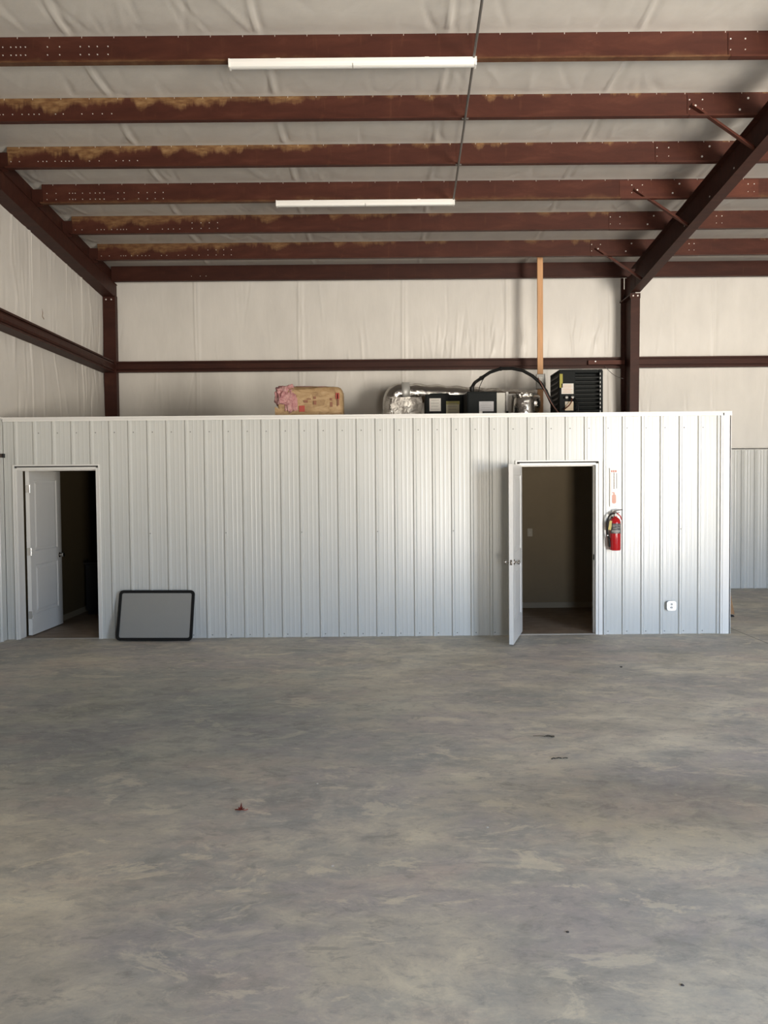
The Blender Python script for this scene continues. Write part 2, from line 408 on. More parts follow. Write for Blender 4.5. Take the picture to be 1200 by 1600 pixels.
# ------------------------------------------------------------------ ribbed steel panels
def rib_profile(a, b_, phase, step=PITCHX):
    """(u, height) points from a to b_: 19 mm ribs and two shallow flutes between them"""
    pts = [(a, 0)]; k = math.floor((a-phase)/step)-1
    while phase+k*step < b_+step:
        u = phase+k*step
        for du, h in ((-.006, 0), (.006, .019), (.026, .019), (.042, 0),
                      (.082, 0), (.088, .0013), (.100, .0013), (.106, 0), (.134, 0), (.140, .0013), (.152, .0013), (.158, 0),
                      (.186, 0), (.190, .001), (.197, .001), (.201, 0)):
            if a < u+du < b_: pts.append((u+du, h))
        k += 1
    pts.append((b_, 0)); return pts
def ribbed(bm, a, b_, z0, z1, phase, place, thick=.012):
    """place(u, h, z) -> xyz"""
    pts = rib_profile(a, b_, phase)
    F0 = [bm.verts.new(place(u, h, z0)) for u, h in pts]; F1 = [bm.verts.new(place(u, h, z1)) for u, h in pts]
    fs = []
    for i in range(len(pts)-1): fs.append(bm.faces.new((F0[i], F0[i+1], F1[i+1], F1[i])))
    A0 = bm.verts.new(place(a, -thick, z0)); A1 = bm.verts.new(place(a, -thick, z1)); C0 = bm.verts.new(place(b_, -thick, z0)); C1 = bm.verts.new(place(b_, -thick, z1))
    fs.append(bm.faces.new((A0, C0, C1, A1)[::-1])); fs.append(bm.faces.new([A0]+F0+[C0])); fs.append(bm.faces.new([A1]+F1+[C1]))
    fs.append(bm.faces.new((A0, A1, F1[0], F0[0]))); fs.append(bm.faces.new((C0, C1, F1[-1], F0[-1])))
    bmesh.ops.recalc_face_normals(bm, faces=fs)
D1 = (-4.40, -3.455); D2 = (1.63, 2.545); DH = 2.045       # door openings
PX0, PX1 = -4.56, 4.157
b = B(); pf = lambda u, h, z: (u, YP-h, z)
ribbed(b, PX0, D1[0]-.032, 0, ZP-.02, 4.0, pf)
ribbed(b, D1[0]-.032, D1[1]+.032, DH+.045, ZP-.02, 4.0, pf)
ribbed(b, D1[1]+.032, D2[0]-.032, 0.0, ZP-.02, 4.0, pf)
ribbed(b, D2[0]-.032, D2[1]+.09, DH+.045, ZP-.02, 4.0, pf)
ribbed(b, D2[1]+.09, PX1-.115, 0.0, ZP-.02, 4.0, pf)
# studs and board behind the steel, open at the doors
y0, y1 = YP+.012, YP+.14
x = PX0
for a_, b_ in (D1, D2):
    box(b, x, a_-.031, y0, y1, 0, ZP-.02); box(b, a_-.031, b_+.031, y0, y1, DH+.031, ZP-.02); x = b_+.031
box(b, x, PX1-.01, y0, y1, 0, ZP-.02)
part = struct('wall_partition', b, PANEL, label='white ribbed steel partition wall of the office rooms with two doorways', cat='wall')
# side wall of the rooms (faces right) and liner panels on the left and back walls
b = B(); ribbed(b, YP, 13.3, 0, ZP-.02, 9.3, lambda u, h, z: (PX1-.02+h*.9, u, z)); box(b, 4.04, PX1-.035, YP+.14, 13.3, 0, ZP-.02)
struct('wall_rooms_side', b, PANEL, label='ribbed steel side of the office rooms facing right', cat='wall')
b = B(); ribbed(b, FRONT_Y, YP, 0, ZP-.02, 9.1, lambda u, h, z: (-4.565+h, u, z)); box(b, XL+.06, -4.578, FRONT_Y, YP, 0, ZP-.022)
struct('wall_left_liner', b, PANEL, label='white ribbed steel lining on the lower left wall', cat='wall')
b = B(); ribbed(b, 4.3, XR, 0, 2.405, 5.02, lambda u, h, z: (u, 13.27-h, z)); box(b, 4.3, XR, 13.283, YW-.05, 0, 2.4)
struct('wall_back_liner', b, PANEL, label='white ribbed steel lining low on the back wall right of the rooms', cat='wall')
b = B(); box(b, 4.2, XR, 13.235, 13.40, 2.400, 2.412); box(b, 4.2, XR, 13.235, 13.247, 2.39, 2.412)
struct('trim_2', b, WHITE, label='thin trim capping the lining on the back wall', cat='trim')
# caps and corners
b = B(); box(b, -4.55, PX1+.012, YP-.032, YP+.15, ZP-.022, ZP); box(b, -4.55, PX1+.012, YP-.032, YP-.024, ZP-.05, ZP-.02)
struct('trim_3', b, WHITE, label='white top cap along the ribbed partition', cat='trim')
b = B(); box(b, 4.04, PX1, YP-.026, YP+.012, 0, ZP-.02); box(b, PX1-.012, PX1+.006, YP-.026, YP+.10, 0, ZP-.02); box(b, 4.062, 4.075, YP-.032, YP-.024, 0, ZP-.02)
struct('trim_4', b, WHITE, label='white folded corner trim at the right end of the partition', cat='trim')
b = B(); box(b, XL+.05, -4.53, FRONT_Y, YP+.1, ZP-.022, ZP)
struct('trim_5', b, WHITE, label='white cap on top of the left lining', cat='trim')
# screws on the partition
sb = B(); lathe(sb, [(.0001, -.004), (.0055, -.003), (.0075, 0)], axis='y', seg=8)
scr = None
SCRM = newmat('grey screw head', (.20, .20, .19), .5, .3)
for row, zz in ((0, 2.485), (1, .035), (2, 1.27)):
    for k in range(37):
        xx = 4.0-PITCHX*k+.062
        if row == 1 and (D1[0]-.05 < xx < D1[1]+.05 or D2[0]-.05 < xx < D2[1]+.1): continue
        if row == 2 and (k % 4 != 2 or xx > 3.9 or D1[0]-.05 < xx < D1[1]+.05 or D2[0]-.05 < xx < D2[1]+.1): continue
        if row == 2: xx -= .042
        yy = YP-.0005 if row != 2 else YP-.019
        if scr is None: scr = obj('screw', sb, SCRM, part, (xx, yy, zz))
        else: inst(scr, part, (xx, yy, zz))

# door frames (white jambs and trim) ------------------------------------------------
def frame(a, c, tno, lab, left_w, right_w):
    b = B()
    # jambs inside the opening
    box(b, a-.03, a, YP-.012, YP+.142, 0, DH+.02); box(b, c, c+.03, YP-.012, YP+.142, 0, DH+.02); box(b, a, c, YP-.012, YP+.142, DH, DH+.03)
    # stops
    box(b, c-.011, c, YP+.06, YP+.09, 0, DH); box(b, a, c, YP+.06, YP+.09, DH-.011, DH)
    struct('trim_%d' % tno, b, WHITE, label=lab+' jamb', cat='door frame', bevel=.002)
    b = B()
    box(b, a-.03-left_w, a-.032, YP-.022, YP+.006, 0, DH+.062)
    box(b, c+.032, c+.03+right_w, YP-.022, YP+.006, 0, DH+.062)
    box(b, a-.032, c+.032, YP-.024, YP+.006, DH+.044, DH+.062)
    struct('trim_%d' % (tno+1), b, WHITE, label=lab+' folded steel trim', cat='door trim', bevel=.002)
    b = B(); box(b, a-.031, c+.031, YP-.002, YP+.004, DH+.031, DH+.043)
    struct('trim_%d' % (tno+2), b, DARKC, label=lab+' shadow gap above the jamb', cat='door gap')
frame(D1[0], D1[1], 6, 'white left doorway', .022, .018)
frame(D2[0], D2[1], 9, 'white right doorway', .022, .05)

# two-panel door leaves ------------------------------------------------------------
def leaf_mesh(W, H=2.03, T=.048):
    """leaf in local x (0 = hinge .. W), thickness along y centred, z up"""
    b = B(); st = .115
    panels = [(st, W-st, .25, .86), (st, W-st, 1.03, H-.115)]
    for s in (-1, 1):
        y = s*T/2
        def V(x, d, z): return b.verts.new((x, y-s*d, z))
        def quad(pts):
            f = b.faces.new([V(*p) for p in (pts if s < 0 else pts[::-1])]); return f
        def rect(x0, x1, z0, z1, d=0): quad([(x0, d, z0), (x1, d, z0), (x1, d, z1), (x0, d, z1)])
        rect(0, st, 0, H); rect(W-st, W, 0, H)
        zz = 0
        for p in panels: rect(st, W-st, zz, p[2]); zz = p[3]
        rect(st, W-st, zz, H)
        for (x0, x1, z0, z1) in panels:
            rings = [(0, 0), (.012, .010), (.03, .010), (.055, .003)]
            for (i0, d0), (i1, d1) in zip(rings, rings[1:]):
                A = [(x0+i0, d0, z0+i0), (x1-i0, d0, z0+i0), (x1-i0, d0, z1-i0), (x0+i0, d0, z1-i0)]
                C = [(x0+i1, d1, z0+i1), (x1-i1, d1, z0+i1), (x1-i1, d1, z1-i1), (x0+i1, d1, z1-i1)]
                for k in range(4): quad([A[k], A[(k+1) % 4], C[(k+1) % 4], C[k]])
            i, d = rings[-1]; rect(x0+i, x1-i, z0+i, z1-i, d)
    e = T/2
    for q in ([(0, -e, 0), (0, e, 0), (0, e, H), (0, -e, H)][::-1], [(W, -e, 0), (W, e, 0), (W, e, H), (W, -e, H)],
              [(0, -e, H), (W, -e, H), (W, e, H), (0, e, H)], [(0, -e, 0), (0, e, 0), (W, e, 0), (W, -e, 0)]):
        b.faces.new([b.verts.new(p) for p in q])
    bmesh.ops.remove_doubles(b, verts=b.verts[:], dist=1e-5)
    bmesh.ops.recalc_face_normals(b, faces=b.faces[:])
    return b
def door(n, hinge, free, z, lab):
    h = Vector(hinge); f = Vector(free); W = (f-h).length; ang = math.atan2(f.y-h.y, f.x-h.x)
    t = obj('door_%d' % n, leaf_mesh(W), DOORW); t.location = (h.x, h.y, z); t.rotation_euler = (0, 0, ang)
    t['kind'] = 'structure'; t['label'] = lab; t['category'] = 'door'
    for s in (-1, 1):
        b = B(); lathe(b, [(.033, s*.021), (.033, s*.027), (.014, s*.031), (.012, s*.050), (.024, s*.058), (.029, s*.070), (.027, s*.082), (.012, s*.089)], (W-.065, 0, .925), 'y', 20)
        k = obj('door_knob', b, CHROME, t, smooth='auto')
    b = B(); box(b, W-.001, W+.0025, -.0125, .0125, .895, .955); box(b, W+.002, W+.010, -.006, .006, .915, .935)
    obj('latch_plate', b, CHROME, t)
    return t, ang
d2, _ = door(2, (1.664, 9.40), (1.420, 8.60), .018, 'open white two-panel door swung out of the right doorway into the workshop')
d1, a1 = door(1, (-4.360, 9.415), (-4.338, 10.265), .018, 'open white two-panel door swung into the room behind the left doorway')
for zz in (.25, 1.03, 1.80):
    b = B(); tube(b, [(-.006, -.030, zz-.045), (-.006, -.030, zz+.045)], .008, 10); box(b, -.003, .001, -.030, .018, zz-.045, zz+.045); box(b, -.018, -.012, -.034, .0, zz-.045, zz+.045)
    obj('hinge', b, CHROME, d1)
b = B(); box(b, D2[1]-.013, D2[1]-.009, YP+.035, YP+.06, .90, .965)
tag(obj('strike_plate', b, DARK), 'dark metal strike plate on the right doorway jamb', 'strike plate')

# rooms behind the partition ---------------------------------------------------------
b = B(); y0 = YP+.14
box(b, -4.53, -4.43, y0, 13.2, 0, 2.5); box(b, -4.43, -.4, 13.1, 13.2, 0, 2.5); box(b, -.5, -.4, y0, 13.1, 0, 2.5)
struct('wall_left_room', b, DRYW_DIM, label='tan painted walls of the dark left room', cat='wall')
b = B(); box(b, .55, .65, y0, 11.4, 0, 2.5); box(b, .65, 4.03, 11.3, 11.4, 0, 2.5); box(b, 3.6, 3.7, y0, 11.3, 0, 2.5)
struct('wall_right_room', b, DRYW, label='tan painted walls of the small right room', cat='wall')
b = B(); box(b, -4.53, 4.03, y0, 13.3, 2.5, 2.62); 
struct('ceiling_rooms', b, DRYW, label='deck over the office rooms carrying the air conditioning equipment', cat='ceiling')
b = B(); box(b, -4.43, -.5, YP+.05, 13.1, .0, .006); box(b, D1[0], D1[1], YP+.02, YP+.06, 0, .006)
struct('floor_left_room', b, BROWNF, label='brown floor of the left room', cat='floor')
b = B(); box(b, .65, 3.6, y0, 11.3, .0, .006); box(b, D2[0], D2[1], YP+.03, y0, 0, .006)
struct('floor_right_room', b, BROWNF, label='brown floor of the right room', cat='floor')
b = B(); box(b, .65, 3.6, 11.285, 11.3, 0, .085)
struct('baseboard_back', b, BASEW, label='baseboard along the back wall of the right room', cat='baseboard')
b = B(); box(b, -4.43, -4.415, 10.4, 13.1, 0, .085)
struct('baseboard_left', b, BASEW, label='baseboard along the left wall of the left room', cat='baseboard')
for nm, (a_, c_), lb in (('trim_12', D1, 'left'), ('trim_13', D2, 'right')):
    b = B(); box(b, a_, c_, YP-.0, YP+.035, 0, .010)
    struct(nm, b, mottled('pale threshold '+lb, (.34, .30, .25), .5, .05, 9), label='pale threshold strip of the %s doorway' % lb, cat='threshold')

# light switch in the right room
t = thing('light_switch', 'small cream light switch on the tan wall inside the right room', 'light switch', (2.144, 11.3, 1.118))
b = B(); box(b, -.036, .036, -.006, 0, -.058, .058); obj('switch_plate', b, mottled('cream plastic', (.42, .37, .28), .4, .03, 9), t, bevel=.002)
b = B(); box(b, -.006, .006, -.016, -.006, -.012, .012); obj('toggle', b, newmat('toggle', (.5, .45, .35), .4), t)
# dark cabinet in the left room
t = thing('cabinet', 'dark low cabinet deep in the unlit left room', 'cabinet', (-3.93, 11.2, .006))
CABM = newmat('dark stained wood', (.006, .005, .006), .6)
b = B(); box(b, -.36, .36, -.2, .25, .06, .73); box(b, -.34, .34, -.17, .23, 0, .06); obj('body', b, CABM, t, bevel=.004)
b = B(); box(b, -.38, .38, -.225, .26, .73, .755); obj('top', b, CABM, t, bevel=.004)
for s in (-1, 1):
    b = B(); box(b, s*.005, s*.345, -.22, -.2, .08, .71); dd = obj('door', b, CABM, t, bevel=.003)
    b = B(); lathe(b, [(.006, -.22), (.006, -.235), (.013, -.242), (.010, -.25)], (s*.04, 0, .5), 'y', 12); obj('knob', b, CHROME, dd, smooth=True)

# ------------------------------------------------------------------ roof purlins
T = .005
def zsec(fl=.062, lip=.017, h=PH):
    """Z section outline in (y, z): lower flange to the viewer, upper flange away"""
    return [(-fl, lip), (-fl, 0), (T, 0), (T, h-T), (fl, h-T), (fl, h-lip), (fl+T, h-lip), (fl+T, h), (0, h), (0, T), (-fl+T, T), (-fl+T, lip)]
bb = B(); lathe(bb, [(.0095, 0), (.0095, -.006), (.0001, -.0065)], axis='y', seg=6)
BOLTME = None
def bolt_or_hole(parent, x, y, z, s=1.0):
    global BOLTME
    if BOLTME is None:
        BOLTME = obj('bolt_or_hole', bb, BOLT, parent, (x, y, z)); o = BOLTME
    else: o = inst(BOLTME, parent, (x, y, z))
    o.scale = (s, 1, s); return o
tk = B(); box(tk, -.002, .002, -.004, .001, -.016, 0)
TICK = None
LEFTX = [-4.44, -4.33, -4.13, -4.08, -4.04, -3.94, -3.85, -3.79, -3.74, -3.69, -3.5, -3.4, -3.2, -3.1, -3.01, -2.91]
ORD = ['nearest the viewer, carrying the long lamp', 'second from the viewer, with tan bare steel along its upper left', 'third from the viewer, most rust-stained at its upper left',
       'fourth from the viewer, carrying the far lamp', 'fifth from the viewer', 'sixth from the viewer, just before the eave', 'seventh and farthest, the dark eave strut above the back wall']
PM = [STEEL_BOT, STEEL_TOP, STEEL_TOP, STEEL_BOT, STEEL_TOP2, STEEL_TOP2, STEELD]
purlins = []
for i, y in enumerate(PY):
    b = B(); x0 = -4.5 if i < 6 else -4.62
    if i < 3: x0 = -4.5
    prism(b, zsec(), 'x', x0, XR)
    o = obj('roof_purlin', b, PM[i], None, (0, y, zbot(y)))
    tag(o, 'dark red roof purlin, '+ORD[i], 'roof beam', 'red steel roof purlins'); purlins.append(o)
    if i < 6:
        b = B(); box(b, -4.63, -4.49, -.014, -.002, -.03, .2); obj('clip', b, STEELD, o)
        rows = {0: (.10, .175), 1: (.10,), 2: (.095,), 3: (.07, .15), 4: (.075,), 5: (.08,)}[i]
        for j, zz in enumerate(rows):
            for x in LEFTX:
                if i == 0 and x < -3.9 and x not in (-3.94,): continue
                bolt_or_hole(o, x+(.35 if i == 0 else 0)+.02*math.sin(i*3+x*9), 0, zz, .62)  # left rows: pale heads stand in for holes showing bright insulation behind
        if i in (4, 5):
            for x in (-2.75, -2.62, -2.5, -2.38):
                for zz in (.08, .16): bolt_or_hole(o, x, 0, zz, .62)
        # lapped splice at the rafter
        x0, x1 = ((3.30, 5.0) if i != 3 else (3.16, 5.0))
        b = B(); prism(b, [(p[0]-.007, p[1]-.004) for p in zsec(.062, .017, .255)], 'x', x0, x1)
        lap = obj('lap_section', b, STEEL_LIT if i == 3 else STEEL, o)
        for x in (3.22, 3.36, 4.86, 4.94):
            for zz in (.09, .19): bolt_or_hole(lap, x+.1 if x < 4 else x, -.008, zz, .8 if zz > .1 else .55)
        for x, zz in ((3.95, .20), (3.86, .08)): bolt_or_hole(lap, x, -.010, zz, 1.3)
        if i < 4:
            for k in range(50):
                x = -4.35+.305*k
                if x > 7 or (i > 1 and x > 5): break
                if TICK is None: TICK = obj('screw_tip', tk, BOLT, o, (x, .0, PH-.001)); 
                else: inst(TICK, o, (x, 0, PH-.001))
    else:
        for x in (-3.25, -3.1, -3.0): bolt_or_hole(o, x, 0, .09, .6)
# nearer purlins, above and behind the viewer
for k, y in enumerate(near):
    if y < FRONT_Y: continue
    b = B(); prism(b, zsec(), 'x', -4.5, XR); o = obj('roof_purlin', b, STEEL, None, (0, y, zbot(y)))
    tag(o, 'dark red steel roof purlin overhead, number %s of those nearer than the lamp beam' % ['one','two','three','four','five','six','seven','eight','nine','ten'][k], 'roof beam', 'red steel roof purlins overhead')

# ------------------------------------------------------------------ end wall rafter, column and girt on the left
def sweepY(bm, quadf, ys):
    rings = [[bm.verts.new(p) for p in quadf(y)] for y in ys]
    n = len(rings[0])
    for A, C in zip(rings, rings[1:]):
        for k in range(n): bm.faces.new((A[k], A[(k+1) % n], C[(k+1) % n], C[k]))
    bm.faces.new(rings[0]); bm.faces.new(rings[-1]); bmesh.ops.recalc_face_normals(bm, faces=bm.faces[:])
b = B()
ys_ = [FRONT_Y+.05, 13.36]
sweepY(b, lambda y: [(-4.585, y, zbot(y)-.02), (-4.57, y, zbot(y)-.02), (-4.57, y, zbot(y)-.235), (-4.585, y, zbot(y)-.235)], ys_)
sweepY(b, lambda y: [(-4.79, y, zbot(y)-.235), (-4.57, y, zbot(y)-.235), (-4.57, y, zbot(y)-.243), (-4.79, y, zbot(y)-.243)], ys_)
sweepY(b, lambda y: [(-4.79, y, zbot(y)-.012), (-4.555, y, zbot(y)-.012), (-4.555, y, zbot(y)-.02), (-4.79, y, zbot(y)-.02)], ys_)
r = tag(obj('rafter', b, STEELD), 'dark red steel rafter sloping along the top of the left wall', 'roof beam')
b = B(); sweepY(b, lambda y: [(-4.66, y, zbot(y)-.012), (-4.645, y, zbot(y)-.012), (-4.645, y, zroof(y)-.03), (-4.66, y, zroof(y)-.03)], ys_)
obj('rake_channel', b, STEELD, r)
t = thing('column', 'dark red steel column in the far left corner', 'column', (-4.665, 13.3, 0))
b = B(); prism(b, [(-.105, -.06), (.105, -.06), (.105, .06), (.098, .06), (.098, -.052), (-.098, -.052), (-.098, .06), (-.105, .06)], 'z', 0, 5.12); obj('channel', b, STEELD, t)
b = B(); box(b, -.10, .10, -.068, -.058, 5.0, 5.09); cp = obj('cap_plate', b, STEELD, t)
for x in (-.045, .045): bolt_or_hole(cp, x, -.068, 5.045, 1.4)
# girts (C sections lying flat on the walls)
def girt_sec(s=1, h=.19):
    return [(0, 0), (.006, 0), (.006, h-.006), (.17, h-.006), (.17, h), (0, h), (0, h), (-.0, h)][:6]
b = B(); prism(b, [(-.115, .0), (.08, 0), (.08, .006), (-.109, .006), (-.109, .03), (-.115, .03)], 'x', 0, 20)
b.free()
def girt_profile():
    # outward lips and a recessed web, as seen from the room: (depth toward room, z)
    return [(.0, .0), (.10, 0), (.10, .025), (.094, .025), (.094, .006), (.006, .006), (.006, .174), (.094, .174), (.094, .155), (.10, .155), (.10, .18), (0, .18)]
b = B(); prism(b, [(13.33-p[0], 3.81+p[1]) for p in girt_profile()], 'x', -4.56, 4.10)
box(b, -4.56, 4.10, 13.226, 13.236, 3.86, 3.945)
g = tag(obj('wall_girt', b, STEELD), 'dark red horizontal girt on the back wall behind the air conditioning equipment', 'wall beam')
b = B(); box(b, 3.5, 4.12, 13.17, 13.222, 3.86, 3.93); obj('splice_angle', b, STEEL_LIT, g)
for x in (3.62,): bolt_or_hole(g, x, 13.165, 3.91, 1.3)
b = B(); prism(b, [(13.33-p[0], 3.815+p[1]) for p in girt_profile()], 'x', 4.26, XR)
box(b, 4.26, XR, 13.226, 13.236, 3.865, 3.95)
tag(obj('wall_girt', b, STEELD), 'dark red horizontal girt on the back wall right of the tall column', 'wall beam')
b = B(); prism(b, [(-4.79+p[0]*2.1, 3.80+p[1]*1.08) for p in girt_profile()], 'y', FRONT_Y+.02, 13.22)
prism(b, [(-4.59, 3.84), (-4.575, 3.87), (-4.575, 3.93), (-4.59, 3.96)], 'y', FRONT_Y+.02, 13.22)
tag(obj('wall_girt', b, STEELD), 'dark red horizontal girt running back along the left wall', 'wall beam')

# ------------------------------------------------------------------ main frame on the right: column + rafter
def xsk(y): return -.02*(12.75-y)
t = thing('steel_frame', 'tall dark red steel column and sloping rafter at the right', 'frame', (4.17, 13.0, 0))
def L(p): return (p[0]-4.17, p[1]-13.0, p[2])
def yfront(z): return 12.93-.14*(z/5.0)           # the inner flange leans as the column tapers
zk = 4.93
b = B()
zsx = [0, zk]
def sweepZ(bm, f, zz):
    rings = [[bm.verts.new(L(p)) for p in f(z)] for z in zz]; n = len(rings[0])
    for A, C in zip(rings, rings[1:]):
        for k in range(n): bm.faces.new((A[k], A[(k+1) % n], C[(k+1) % n], C[k]))
    bm.faces.new(rings[0]); bm.faces.new(rings[-1]); bmesh.ops.recalc_face_normals(bm, faces=bm.faces[:])
sweepZ(b, lambda z: [(4.105, yfront(z), z), (4.255, yfront(z), z), (4.255, yfront(z)+.01, z), (4.105, yfront(z)+.01, z)], zsx)
sweepZ(b, lambda z: [(4.170, yfront(z)+.01, z), (4.180, yfront(z)+.01, z), (4.180, 13.32, z), (4.170, 13.32, z)], zsx)
sweepZ(b, lambda z: [(4.105, 13.32, z), (4.255, 13.32, z), (4.255, 13.33, z), (4.105, 13.33, z)], [0, 5.35])
c_ = obj('column', b, STEELD, t)
b = B()
def sl(y): return 4.985+.0925*(12.75-y)
ysr = [FRONT_Y+.05, 12.80]
def sw(bm, f, yy=ysr):
    rings = [[bm.verts.new(L(p)) for p in f(y)] for y in yy]; n = len(rings[0])
    for A, C in zip(rings, rings[1:]):
        for k in range(n): bm.faces.new((A[k], A[(k+1) % n], C[(k+1) % n], C[k]))
    bm.faces.new(rings[0]); bm.faces.new(rings[-1]); bmesh.ops.recalc_face_normals(bm, faces=bm.faces[:])
sw(b, lambda y: [(4.105+xsk(y), y, sl(y)), (4.255+xsk(y), y, sl(y)), (4.255+xsk(y), y, sl(y)+.01), (4.105+xsk(y), y, sl(y)+.01)])
sw(b, lambda y: [(4.105+xsk(y), y, zbot(y)-.012), (4.255+xsk(y), y, zbot(y)-.012), (4.255+xsk(y), y, zbot(y)-.004), (4.105+xsk(y), y, zbot(y)-.004)])
sw(b, lambda y: [(4.175+xsk(y), y, sl(y)+.01), (4.183+xsk(y), y, sl(y)+.01), (4.183+xsk(y), y, zbot(y)-.012), (4.175+xsk(y), y, zbot(y)-.012)])
# haunch web down to the column head
for q in ([(4.172, 12.80), (4.182, 12.80), (4.182, 13.33), (4.172, 13.33)],):
    prism(b, [(p[0]-4.17, p[1]-13.0) for p in q], 'z', zk+.02, zbot(13.3)-.01)
box(b, 4.105-4.17, 4.255-4.17, 12.79-13, 13.33-13, zk+.02, zk+.032)
ra = obj('rafter', b, STEELD, t)
b = B(); box(b, -.085, .085, 12.775-13, 13.33-13, zk-.002, zk+.018); ep = obj('end_plate', b, STEELD, t)
b = B(); box(b, -.085, .085, 12.772-13, 12.784-13, zk-.05, zk+.03); ep = obj('bolt_plate', b, STEELD, t)
for x in (-.035, .04): bolt_or_hole(ep, x, 12.772-13, zk-.012, 1.5)
for y in (9.05, 9.75, 10.6): 
    o = bolt_or_hole(ra, .004+xsk(y), y-13, sl(y)+.14, 1.2); o.rotation_euler = (0, 0, -PI/2)
b = B()
# flange braces: angle irons from purlin web to the rafter's lower flange
def angle_bar(p, q, w=.05):
    p = Vector(p); q = Vector(q); d = q-p; Ln = d.length; d.normalize(); s = d.cross(Vector((0, 1, 0))).normalized(); f = Vector((0, -1, 0))
    b = B(); tk_ = .006
    def bx(a0, a1, b0, b1):
        vs = []
        for t0 in (0, Ln):
            for (u, v) in ((a0, b0), (a1, b0), (a1, b1), (a0, b1)): vs.append(b.verts.new(p+d*t0+s*u+f*v))
        for fc in ((0, 1, 2, 3), (7, 6, 5, 4), (0, 4, 5, 1), (1, 5, 6, 2), (2, 6, 7, 3), (3, 7, 4, 0)): b.faces.new([vs[i] for i in fc])
    bx(-w/2, w/2, 0, tk_); bx(-w/2, -w/2+tk_, 0, w); bmesh.ops.recalc_face_normals(b, faces=b.faces[:]); return b
for (y, xx, nm) in ((8.41, 3.34, 'nearest, uppermost of the three'), (10.33, 3.35, 'middle of the three'), (12.30, 3.38, 'lowest of the three, by the column')):
    yq = y+.12
    p = (xx, y-.022, zbot(y)+.13); q = (4.15+xsk(yq), yq-.05, sl(yq)+.06)
    o = tag(obj('flange_brace', angle_bar(p, q), STEEL_LIT), 'dark red angle brace to right rafter, '+nm, 'brace', 'angle braces of the right rafter')
    bolt_or_hole(o, xx+.035, y-.032, zbot(y)+.115, 1.3)
# thin wires by the column
b = B(); tube(b, bez((3.93, 12.6, 5.16), (3.935, 12.6, 5.10), (3.93, 12.6, 5.05), (3.932, 12.6, 4.98), 6), .006, 6)
tag(obj('wire', b, LABEL), 'short pale wire hanging from the lowest brace beside the column', 'wire')
b = B(); tube(b, bez((3.80, 13.2, 3.83), (3.84, 13.15, 3.74), (3.95, 13.1, 3.62), (4.06, 13.05, 3.60), 10), .005, 6)
tag(obj('wire', b, PIPE), 'thin grey wire drooping under the girt to the column', 'wire')

# ------------------------------------------------------------------ lamps and conduit
def lamp(x0, x1, y, lab):
    z = zbot(y); W = x1-x0
    t = thing('strip_light', lab, 'light', ((x0+x1)/2, y-.03, z-.008), 0, 'unlit strip lights under the purlins')
    b = B(); prism(b, [(-.045, 0), (.045, 0), (.045, -.028), (.036, -.042), (-.036, -.042), (-.045, -.028)], 'x', -W/2+.012, W/2-.012); obj('housing', b, LAMPW, t)
    for s in (-1, 1):
        b = B(); prism(b, [(-.034, -.042), (.034, -.042), (.028, -.062), (.012, -.068), (-.012, -.068), (-.028, -.062)], 'x', s*.004, s*(W/2-.014)); obj('lens', b, LENS, t)
        b = B(); prism(b, [(-.047, .002), (.047, .002), (.047, -.03), (.036, -.07), (-.036, -.07), (-.047, -.03)], 'x', s*(W/2-.014), s*W/2); obj('end_cap', b, LAMPW, t)
    for x in (-W*.3, W*.3):
        b = B(); box(b, x-.02, x+.02, -.03, .03, 0, .012); obj('mounting_clip', b, BOLT, t)
lamp(-1.42, .905, 7.40, 'long white unlit strip light under the nearest roof beam')
lamp(-1.385, .965, 10.30, 'white unlit strip light farther back under the fourth roof beam')
b = B(); tube(b, [(.84-.018*0, y, zbot(y)-.016) if False else (.70+.0245*y, y, zbot(y)-.014) for y in (FRONT_Y+.1, 0, 3, 6.61, 8.41, 10.28)], .0125, 10)
cd = tag(obj('conduit', b, PIPE, smooth=True), 'thin grey metal conduit running across the roof beams between the lamps', 'pipe')
for y in PY[:4]:
    b = B(); box(b, .70+.0245*y-.035, .70+.0245*y+.035, y-.055, y-.035, zbot(y)-.012, zbot(y)-.001); obj('strap', b, PIPE, cd)

# ------------------------------------------------------------------ things on the deck over the rooms
ZD = 2.62
# kraft bag of pink insulation batts
t = thing('insulation_bag', 'torn kraft paper bag of pink insulation batts on top of the partition', 'bag', (-.90, 9.85, ZD))
b = B()
nx, nt = 34, 40
rings = []
for i in range(nx+1):
    u = i/nx; x = -.40+.79*u
    e = min(1, (1-u)/.14); top = .45-.055*(1-math.sqrt(max(0, 1-(1-e)**2))); w = .24-.05*(1-math.sqrt(max(0, 1-(1-e)**2)))
    if u < .14: top *= .58+.42*(u/.14)
    rg = []
    for k in range(nt):
        a = 2*PI*k/nt; c, s = math.cos(a), math.sin(a); pw = .38
        px = w*abs(c)**pw*(1 if c > 0 else -1); pz = (top/2)*(1+abs(s)**pw*(1 if s > 0 else -1))
        j = .006*math.sin(7*a+5*u)+.005*math.sin(13*a+11*u+2)
        rg.append(b.verts.new((x+.006*math.sin(9*a+3), px*(1+j*2), max(0, pz+j*(s > -.5)))))
    rings.append(rg)
for A, C in zip(rings, rings[1:]):
    for k in range(nt): b.faces.new((A[k], A[(k+1) % nt], C[(k+1) % nt], C[k]))
b.faces.new(rings[0]); b.faces.new(rings[-1]); bmesh.ops.recalc_face_normals(b, faces=b.faces[:])
obj('paper_wrapper', b, KRAFT, t, smooth=True)
